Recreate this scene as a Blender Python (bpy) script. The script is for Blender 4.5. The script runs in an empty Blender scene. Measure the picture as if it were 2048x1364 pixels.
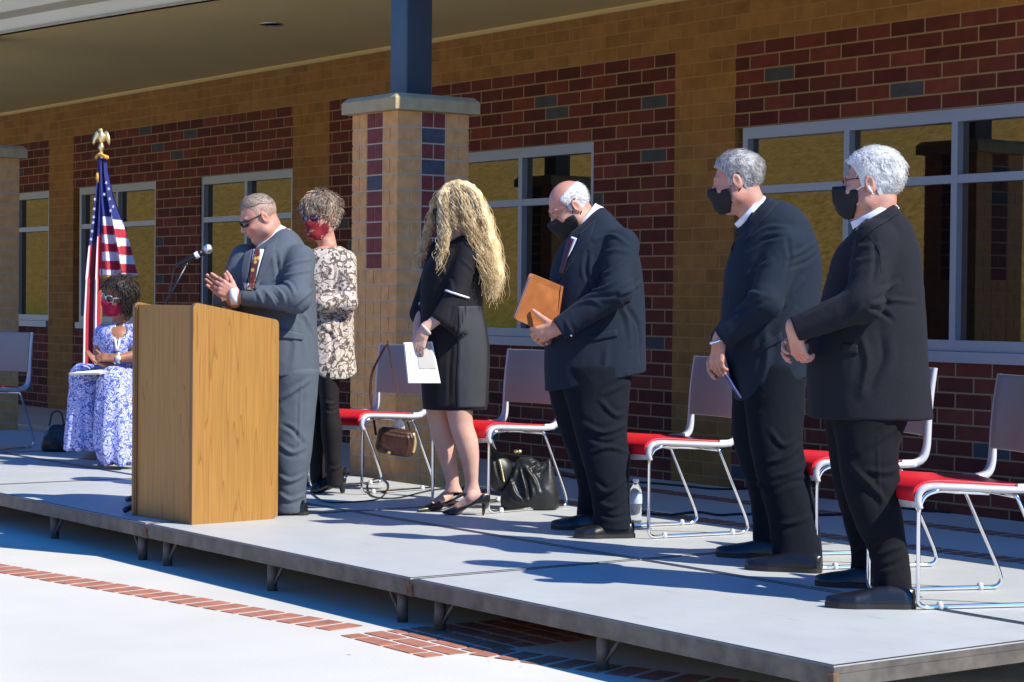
import bpy, bmesh, math, random
import numpy as np
from mathutils import Vector, Matrix, Euler
random.seed(7)
sc = bpy.context.scene
R = math.radians
# ---------------------------------------------------------------- camera
def setup_camera():
    cd = bpy.data.cameras.new('camera'); cam = bpy.data.objects.new('camera', cd)
    sc.collection.objects.link(cam); sc.camera = cam
    th, pt, rl = .627171625, -.01941553, .00977319696
    v = Vector((-math.cos(th)*math.cos(pt), math.sin(th)*math.cos(pt), math.sin(pt)))
    rt = Vector((math.sin(th), math.cos(th), 0)); up = rt.cross(v)
    X = math.cos(rl)*rt + math.sin(rl)*up; Y = -math.sin(rl)*rt + math.cos(rl)*up
    M = Matrix((X, Y, -v)).transposed().to_4x4(); M.translation = Vector((0, 0, 1.34296))
    cam.matrix_world = M
    cd.sensor_fit = 'HORIZONTAL'; cd.sensor_width = 36; cd.lens = 36*4173.04/2048
    cd.clip_start = .1; cd.clip_end = 2000
setup_camera()
# ---------------------------------------------------------------- sky and sun
SUN = Vector((.93, .42, 1)).normalized()
w = bpy.data.worlds.new('World'); sc.world = w; w.use_nodes = True
nt = w.node_tree; bg = nt.nodes['Background']
sk = nt.nodes.new('ShaderNodeTexSky'); sk.sky_type = 'NISHITA'; sk.sun_disc = False
sk.sun_elevation = math.asin(SUN.z); sk.sun_rotation = math.atan2(SUN.x, SUN.y)
sk.air_density = 1.0; sk.dust_density = .3; sk.ozone_density = 4.0; sk.altitude = 300
tint = nt.nodes.new('ShaderNodeVectorMath'); tint.operation = 'MULTIPLY'; tint.inputs[1].default_value = (.12, 1.12, 2.25)   # a deep blue clear sky
nt.links.new(sk.outputs[0], tint.inputs[0]); nt.links.new(tint.outputs[0], bg.inputs[0]); bg.inputs[1].default_value = .074
sl = bpy.data.lights.new('sun', 'SUN'); sl.energy = 4.6; sl.angle = R(.5); sl.color = (1, .955, .83)
so = bpy.data.objects.new('sun', sl); sc.collection.objects.link(so)
so.rotation_euler = SUN.to_track_quat('Z', 'Y').to_euler()
sc.view_settings.view_transform = 'Standard'; sc.view_settings.look = 'None'
sc.view_settings.exposure = 0.68; sc.view_settings.gamma = 1
# ---------------------------------------------------------------- materials
def mat(name, col, rough=.6, metal=0, spec=.5, noise=None, bump=None, sheen=0, coat=0, alpha=None):
    """noise=(scale,amount[,stretch xyz]); bump=(scale,strength,dist[,stretch])"""
    m = bpy.data.materials.new(name); m.use_nodes = True; n = m.node_tree.nodes; l = m.node_tree.links
    b = n['Principled BSDF']; b.inputs['Base Color'].default_value = (*col, 1)
    b.inputs['Roughness'].default_value = rough; b.inputs['Metallic'].default_value = metal
    b.inputs['Specular IOR Level'].default_value = spec
    if sheen: b.inputs['Sheen Weight'].default_value = sheen; b.inputs['Sheen Roughness'].default_value = .4
    if coat: b.inputs['Coat Weight'].default_value = coat; b.inputs['Coat Roughness'].default_value = .1
    def coords(st):
        tc = n.new('ShaderNodeTexCoord'); mp = n.new('ShaderNodeMapping'); mp.inputs['Scale'].default_value = st
        l.new(tc.outputs['Object'], mp.inputs[0]); return mp.outputs[0]
    if noise:
        st = noise[2] if len(noise) > 2 else (1, 1, 1)
        t = n.new('ShaderNodeTexNoise'); t.inputs['Scale'].default_value = noise[0]; t.inputs['Detail'].default_value = 5
        l.new(coords(st), t.inputs['Vector'])
        r = n.new('ShaderNodeValToRGB'); a = noise[1]
        r.color_ramp.elements[0].position = .3; r.color_ramp.elements[1].position = .7
        r.color_ramp.elements[0].color = (*[c*(1-a) for c in col], 1); r.color_ramp.elements[1].color = (*[min(1, c*(1+a)) for c in col], 1)
        l.new(t.outputs['Fac'], r.inputs[0]); l.new(r.outputs[0], b.inputs['Base Color'])
    if bump:
        st = bump[3] if len(bump) > 3 else (1, 1, 1)
        t = n.new('ShaderNodeTexNoise'); t.inputs['Scale'].default_value = bump[0]; t.inputs['Detail'].default_value = 4
        l.new(coords(st), t.inputs['Vector'])
        bp = n.new('ShaderNodeBump'); bp.inputs['Strength'].default_value = bump[1]; bp.inputs['Distance'].default_value = bump[2]
        l.new(t.outputs['Fac'], bp.inputs['Height']); l.new(bp.outputs[0], b.inputs['Normal'])
    return m
def brick_mat(name, cols, mortar, bw, rh, ms, off=(0, 0), grey=None, offset=.5, greyness=.955):
    m = bpy.data.materials.new(name); m.use_nodes = True; n = m.node_tree.nodes; l = m.node_tree.links
    b = n['Principled BSDF']; b.inputs['Roughness'].default_value = .85; b.inputs['Specular IOR Level'].default_value = .25
    g = n.new('ShaderNodeNewGeometry'); sp = n.new('ShaderNodeSeparateXYZ'); l.new(g.outputs['Position'], sp.inputs[0])
    sn = n.new('ShaderNodeSeparateXYZ'); l.new(g.outputs['Normal'], sn.inputs[0])
    ab = n.new('ShaderNodeMath'); ab.operation = 'ABSOLUTE'; l.new(sn.outputs[0], ab.inputs[0])
    gt = n.new('ShaderNodeMath'); gt.operation = 'GREATER_THAN'; gt.inputs[1].default_value = .5; l.new(ab.outputs[0], gt.inputs[0])
    mx = n.new('ShaderNodeMix'); l.new(gt.outputs[0], mx.inputs[0]); l.new(sp.outputs[0], mx.inputs[2]); l.new(sp.outputs[1], mx.inputs[3])
    cb = n.new('ShaderNodeCombineXYZ'); l.new(mx.outputs[0], cb.inputs[0]); l.new(sp.outputs[2], cb.inputs[1])
    ad = n.new('ShaderNodeVectorMath'); ad.inputs[1].default_value = (off[0]+305*.3*1, off[1]+.1016*50, 0); l.new(cb.outputs[0], ad.inputs[0])
    t = n.new('ShaderNodeTexBrick'); l.new(ad.outputs[0], t.inputs['Vector'])
    t.inputs['Scale'].default_value = 1; t.inputs['Brick Width'].default_value = bw; t.inputs['Row Height'].default_value = rh
    t.inputs['Mortar Size'].default_value = ms; t.inputs['Mortar Smooth'].default_value = .15; t.offset = offset
    t.inputs['Color1'].default_value = (0, 0, 0, 1); t.inputs['Color2'].default_value = (1, 1, 1, 1); t.inputs['Mortar'].default_value = (0, 0, 0, 1); t.inputs['Bias'].default_value = 0
    r = n.new('ShaderNodeValToRGB'); r.color_ramp.interpolation = 'LINEAR'; l.new(t.outputs['Color'], r.inputs[0])
    r.color_ramp.elements[0].color = (*cols[0], 1); r.color_ramp.elements[0].position = .1
    r.color_ramp.elements[1].color = (*cols[1], 1); r.color_ramp.elements[1].position = .9
    last = r.outputs[0]
    if grey:
        g2 = n.new('ShaderNodeMath'); g2.operation = 'GREATER_THAN'; g2.inputs[1].default_value = greyness; l.new(t.outputs['Color'], g2.inputs[0])
        mm = n.new('ShaderNodeMix'); mm.data_type = 'RGBA'; l.new(g2.outputs[0], mm.inputs[0]); l.new(last, mm.inputs[6]); mm.inputs[7].default_value = (*grey, 1); last = mm.outputs[2]
    nz = n.new('ShaderNodeTexNoise'); nz.inputs['Scale'].default_value = 9; nz.inputs['Detail'].default_value = 8; l.new(g.outputs['Position'], nz.inputs['Vector'])
    mr = n.new('ShaderNodeMapRange'); mr.inputs[1].default_value = .25; mr.inputs[2].default_value = .75; mr.inputs[3].default_value = .8; mr.inputs[4].default_value = 1.2; l.new(nz.outputs['Fac'], mr.inputs[0])
    vm = n.new('ShaderNodeVectorMath'); vm.operation = 'SCALE'; l.new(last, vm.inputs[0]); l.new(mr.outputs[0], vm.inputs['Scale'])
    m2 = n.new('ShaderNodeMix'); m2.data_type = 'RGBA'; l.new(t.outputs['Fac'], m2.inputs[0]); l.new(vm.outputs[0], m2.inputs[6]); m2.inputs[7].default_value = (*mortar, 1)
    l.new(m2.outputs[2], b.inputs['Base Color'])
    hs = n.new('ShaderNodeMath'); hs.operation = 'MULTIPLY_ADD'; hs.inputs[1].default_value = -1; l.new(t.outputs['Fac'], hs.inputs[0]); 
    nz2 = n.new('ShaderNodeMath'); nz2.operation = 'MULTIPLY'; nz2.inputs[1].default_value = .5; l.new(nz.outputs['Fac'], nz2.inputs[0]); l.new(nz2.outputs[0], hs.inputs[2])
    bp = n.new('ShaderNodeBump'); bp.inputs['Strength'].default_value = .5; bp.inputs['Distance'].default_value = .006; l.new(hs.outputs[0], bp.inputs['Height']); l.new(bp.outputs[0], b.inputs['Normal'])
    return m
M = {}
M['red_brick'] = brick_mat('red_brick', [(.085, .018, .013), (.165, .038, .024)], (.3, .2, .1), .305, .1016, .0065, (11.003-.0, -3.215+.0), grey=(.06, .066, .07), greyness=.95)
M['tan_brick'] = brick_mat('tan_brick', [(.26, .12, .03), (.32, .152, .04)], (.34, .19, .07), .305, .1016, .005, (11.003-.0, -3.215))
M['tan'] = mat('tan_masonry', (.62, .31, .105), .85, noise=(14, .16), bump=(90, .3, .002))
M['mortar'] = mat('mortar', (.5, .42, .32), .9)
M['redb'] = mat('red_clay', (.17, .03, .022), .8, noise=(18, .25), bump=(90, .3, .002))
M['greyb'] = mat('grey_clay', (.055, .06, .075), .8, noise=(18, .25))
M['capstone'] = mat('cast_stone', (.4, .31, .16), .85, noise=(12, .12), bump=(60, .3, .002))
M['steel_blue'] = mat('painted_steel', (.04, .055, .072), .35, noise=(4, .1))
M['alu'] = mat('anodised_aluminium', (.3, .34, .42), .35, metal=.35)
M['soffit'] = mat('soffit_plaster', (.58, .42, .16), .8, noise=(.9, .05), bump=(40, .15, .002))
M['fascia'] = mat('fascia_metal', (.72, .56, .31), .5, noise=(2, .04))
M['fascia_up'] = mat('upper_fascia', (.75, .58, .24), .6)
M['paver'] = mat('clay_paver', (.36, .13, .075), .85, noise=(10, .25), bump=(70, .3, .002))
M['deck_frame'] = mat('deck_steel', (.13, .115, .1), .6, metal=.4, noise=(12, .35), bump=(40, .2, .002))
M['rust'] = mat('rusty_steel', (.13, .07, .035), .8, noise=(25, .7))
M['chrome'] = mat('chrome', (.82, .82, .84), .08, metal=1)
M['black_rubber'] = mat('black_rubber', (.012, .012, .013), .5)
M['black_plastic'] = mat('black_plastic', (.01, .01, .012), .35)
M['brass'] = mat('polished_brass', (.9, .7, .32), .32, metal=.75)
M['gold_fringe'] = mat('gold_fringe', (.62, .3, .03), .6, noise=(60, .4), bump=(120, .6, .004))
M['white_paper'] = mat('white_paper', (.8, .8, .84), .7)

def concrete():
    m = mat('concrete', (.62, .62, .6), .85); n = m.node_tree.nodes; l = m.node_tree.links; b = n['Principled BSDF']
    g = n.new('ShaderNodeNewGeometry')
    a = n.new('ShaderNodeTexNoise'); a.inputs['Scale'].default_value = .7; a.inputs['Detail'].default_value = 8; l.new(g.outputs['Position'], a.inputs['Vector'])
    c = n.new('ShaderNodeTexNoise'); c.inputs['Scale'].default_value = 60; c.inputs['Detail'].default_value = 3; l.new(g.outputs['Position'], c.inputs['Vector'])
    r = n.new('ShaderNodeValToRGB'); r.color_ramp.elements[0].position = .3; r.color_ramp.elements[1].position = .7
    r.color_ramp.elements[0].color = (.49, .462, .4, 1); r.color_ramp.elements[1].color = (.61, .575, .505, 1); l.new(a.outputs['Fac'], r.inputs[0])
    # sparse specks of dirt
    v = n.new('ShaderNodeTexVoronoi'); v.inputs['Scale'].default_value = 3.2; l.new(g.outputs['Position'], v.inputs['Vector'])
    s = n.new('ShaderNodeMapRange'); s.inputs[1].default_value = .028; s.inputs[2].default_value = .042; s.inputs[3].default_value = .45; s.inputs[4].default_value = 1; l.new(v.outputs['Distance'], s.inputs[0])
    sc_ = n.new('ShaderNodeVectorMath'); sc_.operation = 'SCALE'; l.new(r.outputs[0], sc_.inputs[0]); l.new(s.outputs[0], sc_.inputs['Scale'])
    l.new(sc_.outputs[0], b.inputs['Base Color'])
    bp = n.new('ShaderNodeBump'); bp.inputs['Strength'].default_value = .3; bp.inputs['Distance'].default_value = .003; l.new(c.outputs['Fac'], bp.inputs['Height']); l.new(bp.outputs[0], b.inputs['Normal'])
    return m
M['concrete'] = concrete()
def deck_mat():
    m = mat('deck_top', (.42, .45, .49), .5, spec=.4); n = m.node_tree.nodes; l = m.node_tree.links; b = n['Principled BSDF']
    g = n.new('ShaderNodeNewGeometry')
    a = n.new('ShaderNodeTexNoise'); a.inputs['Scale'].default_value = 2.5; a.inputs['Detail'].default_value = 9; a.inputs['Roughness'].default_value = .65; l.new(g.outputs['Position'], a.inputs['Vector'])
    r = n.new('ShaderNodeValToRGB'); r.color_ramp.elements[0].position = .32; r.color_ramp.elements[1].position = .68
    r.color_ramp.elements[0].color = (.41, .42, .41, 1); r.color_ramp.elements[1].color = (.475, .48, .46, 1); l.new(a.outputs['Fac'], r.inputs[0])
    l.new(r.outputs[0], b.inputs['Base Color'])
    # scuffs: long thin darker drags
    s1 = n.new('ShaderNodeMapping'); s1.inputs['Scale'].default_value = (3, 22, 1); s1.inputs['Rotation'].default_value = (0, 0, .5); l.new(g.outputs['Position'], s1.inputs[0])
    s2 = n.new('ShaderNodeTexNoise'); s2.inputs['Scale'].default_value = 1.6; s2.inputs['Detail'].default_value = 6; l.new(s1.outputs[0], s2.inputs['Vector'])
    s3 = n.new('ShaderNodeMapRange'); s3.inputs[1].default_value = .62; s3.inputs[2].default_value = .78; s3.inputs[3].default_value = 1; s3.inputs[4].default_value = .8; l.new(s2.outputs['Fac'], s3.inputs[0])
    s4 = n.new('ShaderNodeVectorMath'); s4.operation = 'SCALE'; l.new(r.outputs[0], s4.inputs[0]); l.new(s3.outputs[0], s4.inputs['Scale']); l.new(s4.outputs[0], b.inputs['Base Color'])
    q = n.new('ShaderNodeTexNoise'); q.inputs['Scale'].default_value = 220; l.new(g.outputs['Position'], q.inputs['Vector'])
    bp = n.new('ShaderNodeBump'); bp.inputs['Strength'].default_value = .25; bp.inputs['Distance'].default_value = .002; l.new(q.outputs['Fac'], bp.inputs['Height']); l.new(bp.outputs[0], b.inputs['Normal'])
    return m
M['deck'] = deck_mat()
def grass_mat():
    m = mat('dry_grass', (.3, .2, .05), .95, spec=.1); n = m.node_tree.nodes; l = m.node_tree.links; b = n['Principled BSDF']
    g = n.new('ShaderNodeNewGeometry'); sp = n.new('ShaderNodeSeparateXYZ'); l.new(g.outputs['Position'], sp.inputs[0])
    a = n.new('ShaderNodeTexNoise'); a.inputs['Scale'].default_value = 5; a.inputs['Detail'].default_value = 13; a.inputs['Roughness'].default_value = .88; l.new(g.outputs['Position'], a.inputs['Vector'])
    r = n.new('ShaderNodeValToRGB'); r.color_ramp.elements[0].position = .38; r.color_ramp.elements[1].position = .63
    r.color_ramp.elements[0].color = (.1, .075, .015, 1); r.color_ramp.elements[1].color = (.56, .39, .12, 1); l.new(a.outputs['Fac'], r.inputs[0])
    h = n.new('ShaderNodeMapRange'); h.inputs[1].default_value = .0; h.inputs[2].default_value = 1.5; l.new(sp.outputs[2], h.inputs[0])
    mm = n.new('ShaderNodeMix'); mm.data_type = 'RGBA'; l.new(h.outputs[0], mm.inputs[0]); mm.inputs[6].default_value = (.13, .2, .03, 1); l.new(r.outputs[0], mm.inputs[7])
    l.new(mm.outputs[2], b.inputs['Base Color'])
    return m
M['grass'] = grass_mat()
def glass_mat():
    m = bpy.data.materials.new('bronze_reflective_glass'); m.use_nodes = True; n = m.node_tree.nodes; l = m.node_tree.links
    b = n['Principled BSDF']; b.inputs['Base Color'].default_value = (.62, .55, .42, 1); b.inputs['Metallic'].default_value = 1; b.inputs['Roughness'].default_value = .015
    d = n.new('ShaderNodeBsdfDiffuse'); d.inputs[0].default_value = (.008, .008, .009, 1)
    mx = n.new('ShaderNodeMixShader'); mx.inputs[0].default_value = .26; l.new(d.outputs[0], mx.inputs[1]); l.new(b.outputs[0], mx.inputs[2])
    l.new(mx.outputs[0], n['Material Output'].inputs[0])
    return m
M['glass'] = glass_mat()
def oak(name, c0, c1, axis):
    """laminate oak: long dark cathedral grain running in z"""
    m = mat(name, c0, .42, spec=.4); n = m.node_tree.nodes; l = m.node_tree.links; b = n['Principled BSDF']
    tc = n.new('ShaderNodeTexCoord'); mp = n.new('ShaderNodeMapping'); l.new(tc.outputs['Object'], mp.inputs[0])
    mp.inputs['Scale'].default_value = (1, 1, .055)
    dn = n.new('ShaderNodeTexNoise'); dn.inputs['Scale'].default_value = 10; dn.inputs['Detail'].default_value = 2.5; l.new(mp.outputs[0], dn.inputs['Vector'])
    ml = n.new('ShaderNodeMath'); ml.operation = 'MULTIPLY'; ml.inputs[1].default_value = 8; l.new(dn.outputs['Fac'], ml.inputs[0])
    fr = n.new('ShaderNodeMath'); fr.operation = 'FRACT'; l.new(ml.outputs[0], fr.inputs[0])
    r = n.new('ShaderNodeValToRGB'); e = r.color_ramp.elements
    e[0].position = 0; e[0].color = (*c1, 1); e[1].position = .16; e[1].color = (*c0, 1)
    e2 = r.color_ramp.elements.new(.9); e2.color = (*[q*1.06 for q in c0], 1)
    l.new(fr.outputs[0], r.inputs[0])
    f = n.new('ShaderNodeTexNoise'); f.inputs['Scale'].default_value = 90; f.inputs['Detail'].default_value = 4; mp2 = n.new('ShaderNodeMapping'); mp2.inputs['Scale'].default_value = (1, 1, .03); l.new(tc.outputs['Object'], mp2.inputs[0]); l.new(mp2.outputs[0], f.inputs['Vector'])
    mr = n.new('ShaderNodeMapRange'); mr.inputs[1].default_value = .3; mr.inputs[2].default_value = .7; mr.inputs[3].default_value = .86; mr.inputs[4].default_value = 1.1; l.new(f.outputs['Fac'], mr.inputs[0])
    vm = n.new('ShaderNodeVectorMath'); vm.operation = 'SCALE'; l.new(r.outputs[0], vm.inputs[0]); l.new(mr.outputs[0], vm.inputs['Scale']); l.new(vm.outputs[0], b.inputs['Base Color'])
    return m
M['oak'] = oak('oak_laminate', (.335, .163, .038), (.25, .108, .024), 0)
M['oak_edge'] = mat('oak_edge_band', (.2, .1, .035), .5, noise=(30, .2, (1, 1, .05)))
# ---------------------------------------------------------------- mesh helpers
COL = sc.collection
def link(name, me, m=None, parent=None):
    o = bpy.data.objects.new(name, me); COL.objects.link(o)
    if parent is not None: o.parent = parent
    if m is not None and me is not None:
        for q in (m if isinstance(m, (list, tuple)) else [m]): me.materials.append(q)
    return o
def tag(o, label=None, cat=None, group=None, kind=None):
    if label: o['label'] = label
    if cat: o['category'] = cat
    if group: o['group'] = group
    if kind: o['kind'] = kind
    return o
def empty(name, loc=(0, 0, 0), rz=0, parent=None):
    o = bpy.data.objects.new(name, None); COL.objects.link(o); o.location = loc; o.rotation_euler = (0, 0, rz)
    o.empty_display_size = .1
    if parent is not None: o.parent = parent
    return o
class MB:
    def __init__(s): s.v = []; s.f = []; s.m = []; s.sm = []
    def add(s, vs, fs, mi=0, smooth=False):
        k = len(s.v); s.v += [tuple(v) for v in vs]
        for f in fs: s.f.append([i+k for i in f]); s.m.append(mi); s.sm.append(smooth)
        return s
    def box(s, x0, x1, y0, y1, z0, z1, mi=0, bev=0):
        if bev:
            b = bmesh.new(); bmesh.ops.create_cube(b, size=1)
            for q in b.verts: q.co = ((x0+x1)/2+q.co.x*(x1-x0), (y0+y1)/2+q.co.y*(y1-y0), (z0+z1)/2+q.co.z*(z1-z0))
            bmesh.ops.bevel(b, geom=list(b.edges), offset=bev, segments=2, affect='EDGES', profile=.5)
            b.verts.index_update()
            s.add([q.co[:] for q in b.verts], [[q.index for q in f.verts] for f in b.faces], mi); b.free(); return s
        vs = [(x, y, z) for z in (z0, z1) for y in (y0, y1) for x in (x0, x1)]
        return s.add(vs, [(0, 2, 3, 1), (4, 5, 7, 6), (0, 1, 5, 4), (2, 6, 7, 3), (0, 4, 6, 2), (1, 3, 7, 5)], mi)
    def tube(s, pts, r, n=8, mi=0, closed=False, cap=True, flat=1):
        P = [Vector(p) for p in pts]; L = len(P); rr = r if isinstance(r, (list, tuple)) else [r]*L
        vs = []; up = None
        for i, p in enumerate(P):
            a = P[(i-1) % L] if (closed or i > 0) else p; c = P[(i+1) % L] if (closed or i < L-1) else p
            t = (c-a); t = t.normalized() if t.length > 1e-9 else Vector((0, 0, 1))
            if up is None:
                up = Vector((0, 0, 1)) if abs(t.z) < .9 else Vector((1, 0, 0))
            u = (up - t*up.dot(t))
            if u.length < 1e-6: u = t.orthogonal()
            u.normalize(); w_ = t.cross(u); up = u
            for k in range(n):
                an = 2*math.pi*k/n; vs.append(p + (u*math.cos(an)*flat + w_*math.sin(an))*rr[i])
        fs = []
        for i in range(L if closed else L-1):
            j = (i+1) % L
            for k in range(n): fs.append((i*n+k, i*n+(k+1) % n, j*n+(k+1) % n, j*n+k))
        if cap and not closed: fs.append(tuple(range(n))[::-1]); fs.append(tuple((L-1)*n+k for k in range(n)))
        return s.add(vs, fs, mi, True)
    def lathe(s, prof, c=(0, 0, 0), n=20, mi=0, axis=None):
        """prof: list of (r,z) bottom to top, around z at c"""
        vs = []
        for r, z in prof:
            for k in range(n):
                a = 2*math.pi*k/n; vs.append((c[0]+r*math.cos(a), c[1]+r*math.sin(a), c[2]+z))
        fs = [(i*n+k, i*n+(k+1) % n, (i+1)*n+(k+1) % n, (i+1)*n+k) for i in range(len(prof)-1) for k in range(n)]
        fs.append(tuple(range(n))[::-1]); fs.append(tuple((len(prof)-1)*n+k for k in range(n)))
        if axis is not None:
            q = Vector((0, 0, 1)).rotation_difference(Vector(axis)); cc = Vector(c)
            vs = [cc + q @ (Vector(v)-cc) for v in vs]
        return s.add(vs, fs, mi, True)
    def prism(s, poly, z0, z1, mi=0):
        n = len(poly); vs = [(x, y, z0) for x, y in poly]+[(x, y, z1) for x, y in poly]
        fs = [tuple(range(n))[::-1], tuple(range(n, 2*n))]+[(i, (i+1) % n, n+(i+1) % n, n+i) for i in range(n)]
        return s.add(vs, fs, mi)
    def grid(s, rows, mi=0, smooth=True, closed=False, mf=None):
        """rows: list of lists of points"""
        nr = len(rows); nc = len(rows[0]); k = len(s.v)
        for r in rows: s.v += [tuple(p) for p in r]
        for i in range(nr-1):
            for j in range(nc if closed else nc-1):
                j2 = (j+1) % nc
                s.f.append([k+i*nc+j, k+i*nc+j2, k+(i+1)*nc+j2, k+(i+1)*nc+j]); s.m.append(mf(i, j) if mf else mi); s.sm.append(smooth)
        return s
    def mesh(s, name):
        me = bpy.data.meshes.new(name); me.from_pydata(s.v, [], s.f)
        me.polygons.foreach_set('material_index', s.m); me.polygons.foreach_set('use_smooth', s.sm); me.update(); return me
    def build(s, name, m, parent=None): return link(name, s.mesh(name), m, parent)
def solid(o, th, off=0):
    md = o.modifiers.new('thickness', 'SOLIDIFY'); md.thickness = th; md.offset = off; return o
def subsurf(o, lv=1):
    md = o.modifiers.new('smooth', 'SUBSURF'); md.levels = lv; md.render_levels = lv; return o
def bevel(o, wd, seg=2):
    md = o.modifiers.new('bevel', 'BEVEL'); md.width = wd; md.segments = seg; md.limit_method = 'ANGLE'; md.angle_limit = R(35); return o
def spline(pts, n=6):
    """Catmull-Rom through pts"""
    P = [Vector(p) for p in pts]; Q = [P[0]*2-P[1]]+P+[P[-1]*2-P[-2]]; out = []
    for i in range(1, len(Q)-2):
        for k in range(n):
            t = k/n; a, b, c, d = Q[i-1], Q[i], Q[i+1], Q[i+2]
            out.append(.5*((2*b)+(c-a)*t+(2*a-5*b+4*c-d)*t*t+(3*b-a-3*c+d)*t**3))
    out.append(P[-1]); return out
# ================================================================ THE SETTING
W = 10.17           # plane of the facade
MB().box(-220, 120, -30, 60, -.3, 0).build('plaza_ground', M['concrete'])['kind'] = 'structure'
def hill():
    xs = np.linspace(-260, 160, 106); ys = np.linspace(-13, -75, 40); rng = np.random.default_rng(3)
    rows = []
    for y in ys:
        d = -13-y; row = []
        for x in xs:
            z = 17*(1-math.exp(-d/22))*(1+.12*math.sin(x*.05+1)) + .25*math.sin(x*.4+y*.3)*min(1, d/8) + .18*math.sin(x*1.1-y*.7)*min(1, d/8)
            row.append((x, y, z+.03 if d > 0 else .03))
        rows.append(row)
    rows.append([(x, -76, -.3) for x in xs])
    MB().grid(rows).build('grass_hill', M['grass'])['kind'] = 'structure'
hill()
def paving():
    b = MB(); rng = random.Random(5)
    def brick(c, d, l, wd):
        d = Vector(d).normalized(); n = Vector((-d.y, d.x)); c = Vector(c)
        q = [c+d*l/2*sx+n*wd/2*sy for sx, sy in ((-1, -1), (1, -1), (1, 1), (-1, 1))]
        b.prism([(p.x, p.y) for p in q], .001, .0028+rng.random()*.001)
    def course(pts, wd=.18, pitch=.124):
        P = spline([(x, y, 0) for x, y in pts], 60); acc = 0
        for i in range(len(P)-1):
            seg = (P[i+1]-P[i]).length; t = (P[i+1]-P[i]).normalized(); sk = Vector((-t.y, t.x))
            while acc <= seg:
                brick((P[i]+t*acc).xy, sk.xy, wd, pitch-.034); acc += pitch
            acc -= seg
    course([(-16, 3.1), (-13, 3.5), (-10, 3.94), (-8.5, 4.22), (-7.75, 4.35), (-7.2, 4.45)])
    course([(-6.45, 4.6), (-5.9, 4.76), (-5.2, 5.05), (-4, 5.7), (-2, 7.0)])
    for r in range(8):
        xs_ = [-7.12, -6.91, -6.7, -6.49] if r % 2 else [-7.12, -7.015, -6.805, -6.595, -6.49]
        for xa, xb in zip(xs_, xs_[1:]): brick(((xa+xb)/2, 4.365+r*.11), (1, 0), xb-xa-.026, .085)
    # bands under the canopy, behind the stage
    course([(-14, 8.35), (-11, 8.45), (-7, 8.6), (-2, 8.7)])
    course([(-13.5, 10.0), (-12.2, 9.65), (-10.9, 9.5), (-7, 9.5)])
    b.build('paving_bricks', M['paver'])['kind'] = 'structure'
    j = MB()
    for x in (-13.4, -3.1, 2.6): j.box(x-.006, x+.006, -8, 10, .0005, .002)
    for y in (1.2, -2.4): j.box(-30, 10, y-.006, y+.006, .0005, .002)
    j.build('paving_joints', mat('joint_dirt', (.3, .29, .27), .9))['kind'] = 'structure'
paving()
# ---------------------------------------------------------------- the school building
bld = tag(empty('brick_building', (-15, W, 0)), 'long red and tan brick building with blue framed windows behind the stage', 'building')
def inb(o):     # children keep world coordinates
    o.parent = bld; o.matrix_parent_inverse = Matrix.Translation((15, -W, 0)); return o
pil = [(-29.3, -28.6), (-23.5, -22.8), (-17.69, -17.0), (-11.98, -11.31), (-6.2, -5.5)]
wins = [(-28.6+.1, -26.5, 2), (-25.5, -23.5, 2), (-22.66, -20.65, 2), (-19.62, -17.69, 2), (-14.96, -12.96, 2), (-11.24, -8.25, 3)]
ZS, ZH, ZB, ZT = .97, 2.6055, 3.215, 3.66
def wall():
    b = MB(); D = .32
    edges = [(-42, -29.3)]+[(pil[i][1], pil[i+1][0]) for i in range(4)]+[(-5.5, 6)]
    for x0, x1 in edges:
        b.box(x0, x1, W, W+D, ZH, ZB, 0)           # band over the windows
        b.box(x0, x1, W, W+D, -.05, ZS, 0)         # below the sills
        x = x0
        for a, c, k in wins:
            if a >= x0-.01 and c <= x1+.15:
                if a-x > .16: b.box(x, a, W, W+D, ZS, ZH, 0)
                elif a-x > .01: b.box(x, a, W+.09, W+D, ZS, ZH, 1)
                x = c
        if x1-x > .05: b.box(x, x1, W, W+D, ZS, ZH, 0)
    for x0, x1 in pil: b.box(x0, x1, W, W+D, -.05, ZB, 1)
    b.box(-42, 6, W, W+D, ZB, ZT, 1)
    inb(b.build('wall', [M['red_brick'], M['tan_brick']]))
    # rooms stay dark behind the glass
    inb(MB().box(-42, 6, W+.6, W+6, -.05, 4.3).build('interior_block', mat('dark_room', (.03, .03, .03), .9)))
    tr = MB().box(-42, 6, W-.035, W-.002, 3.585, 3.625, 0)
    inb(tr.build('wall_trim', M['soffit']))
wall()
def window(a, c, k, end_mull=None):
    fr = MB(); y0, y1 = W+.015, W+.1; t = .052
    z0, z1 = 1.045, ZH
    fr.box(a, c, y0, y1, z1-.085, z1-.002); fr.box(a, c, y0, y1, z0, z0+.07)
    xs = [a]+([a+(c-a)*(i+1)/k-t/2 for i in range(k-1)])+[c-t]
    if k == 3: xs = [a, -10.22, -9.25, c-t]
    for x in xs: fr.box(x, x+t, y0+.001, y1-.001, z0+.07, z1-.085)
    for i in range(len(xs)-1): fr.box(xs[i]+t, xs[i+1], y0+.003, y1-.003, 2.125, 2.18)
    f = inb(fr.build('window', M['alu']))
    pn = MB()
    for i in range(len(xs)-1):
        for za, zb in ((z0+.07, 2.125), (2.18, z1-.085)):
            pn.box(xs[i]+t, xs[i+1], y1-.03, y1-.022, za, zb)
    p = pn.build('pane', M['glass'], f)
    s = MB().box(a-.0, c, W-.035, W+.1, ZS+.002, z0-.002).build('sill', M['alu'], f)
    for q in (p, s): q.matrix_parent_inverse = Matrix.Identity(4)
for a, c, k in wins: window(a, c, k)
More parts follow.
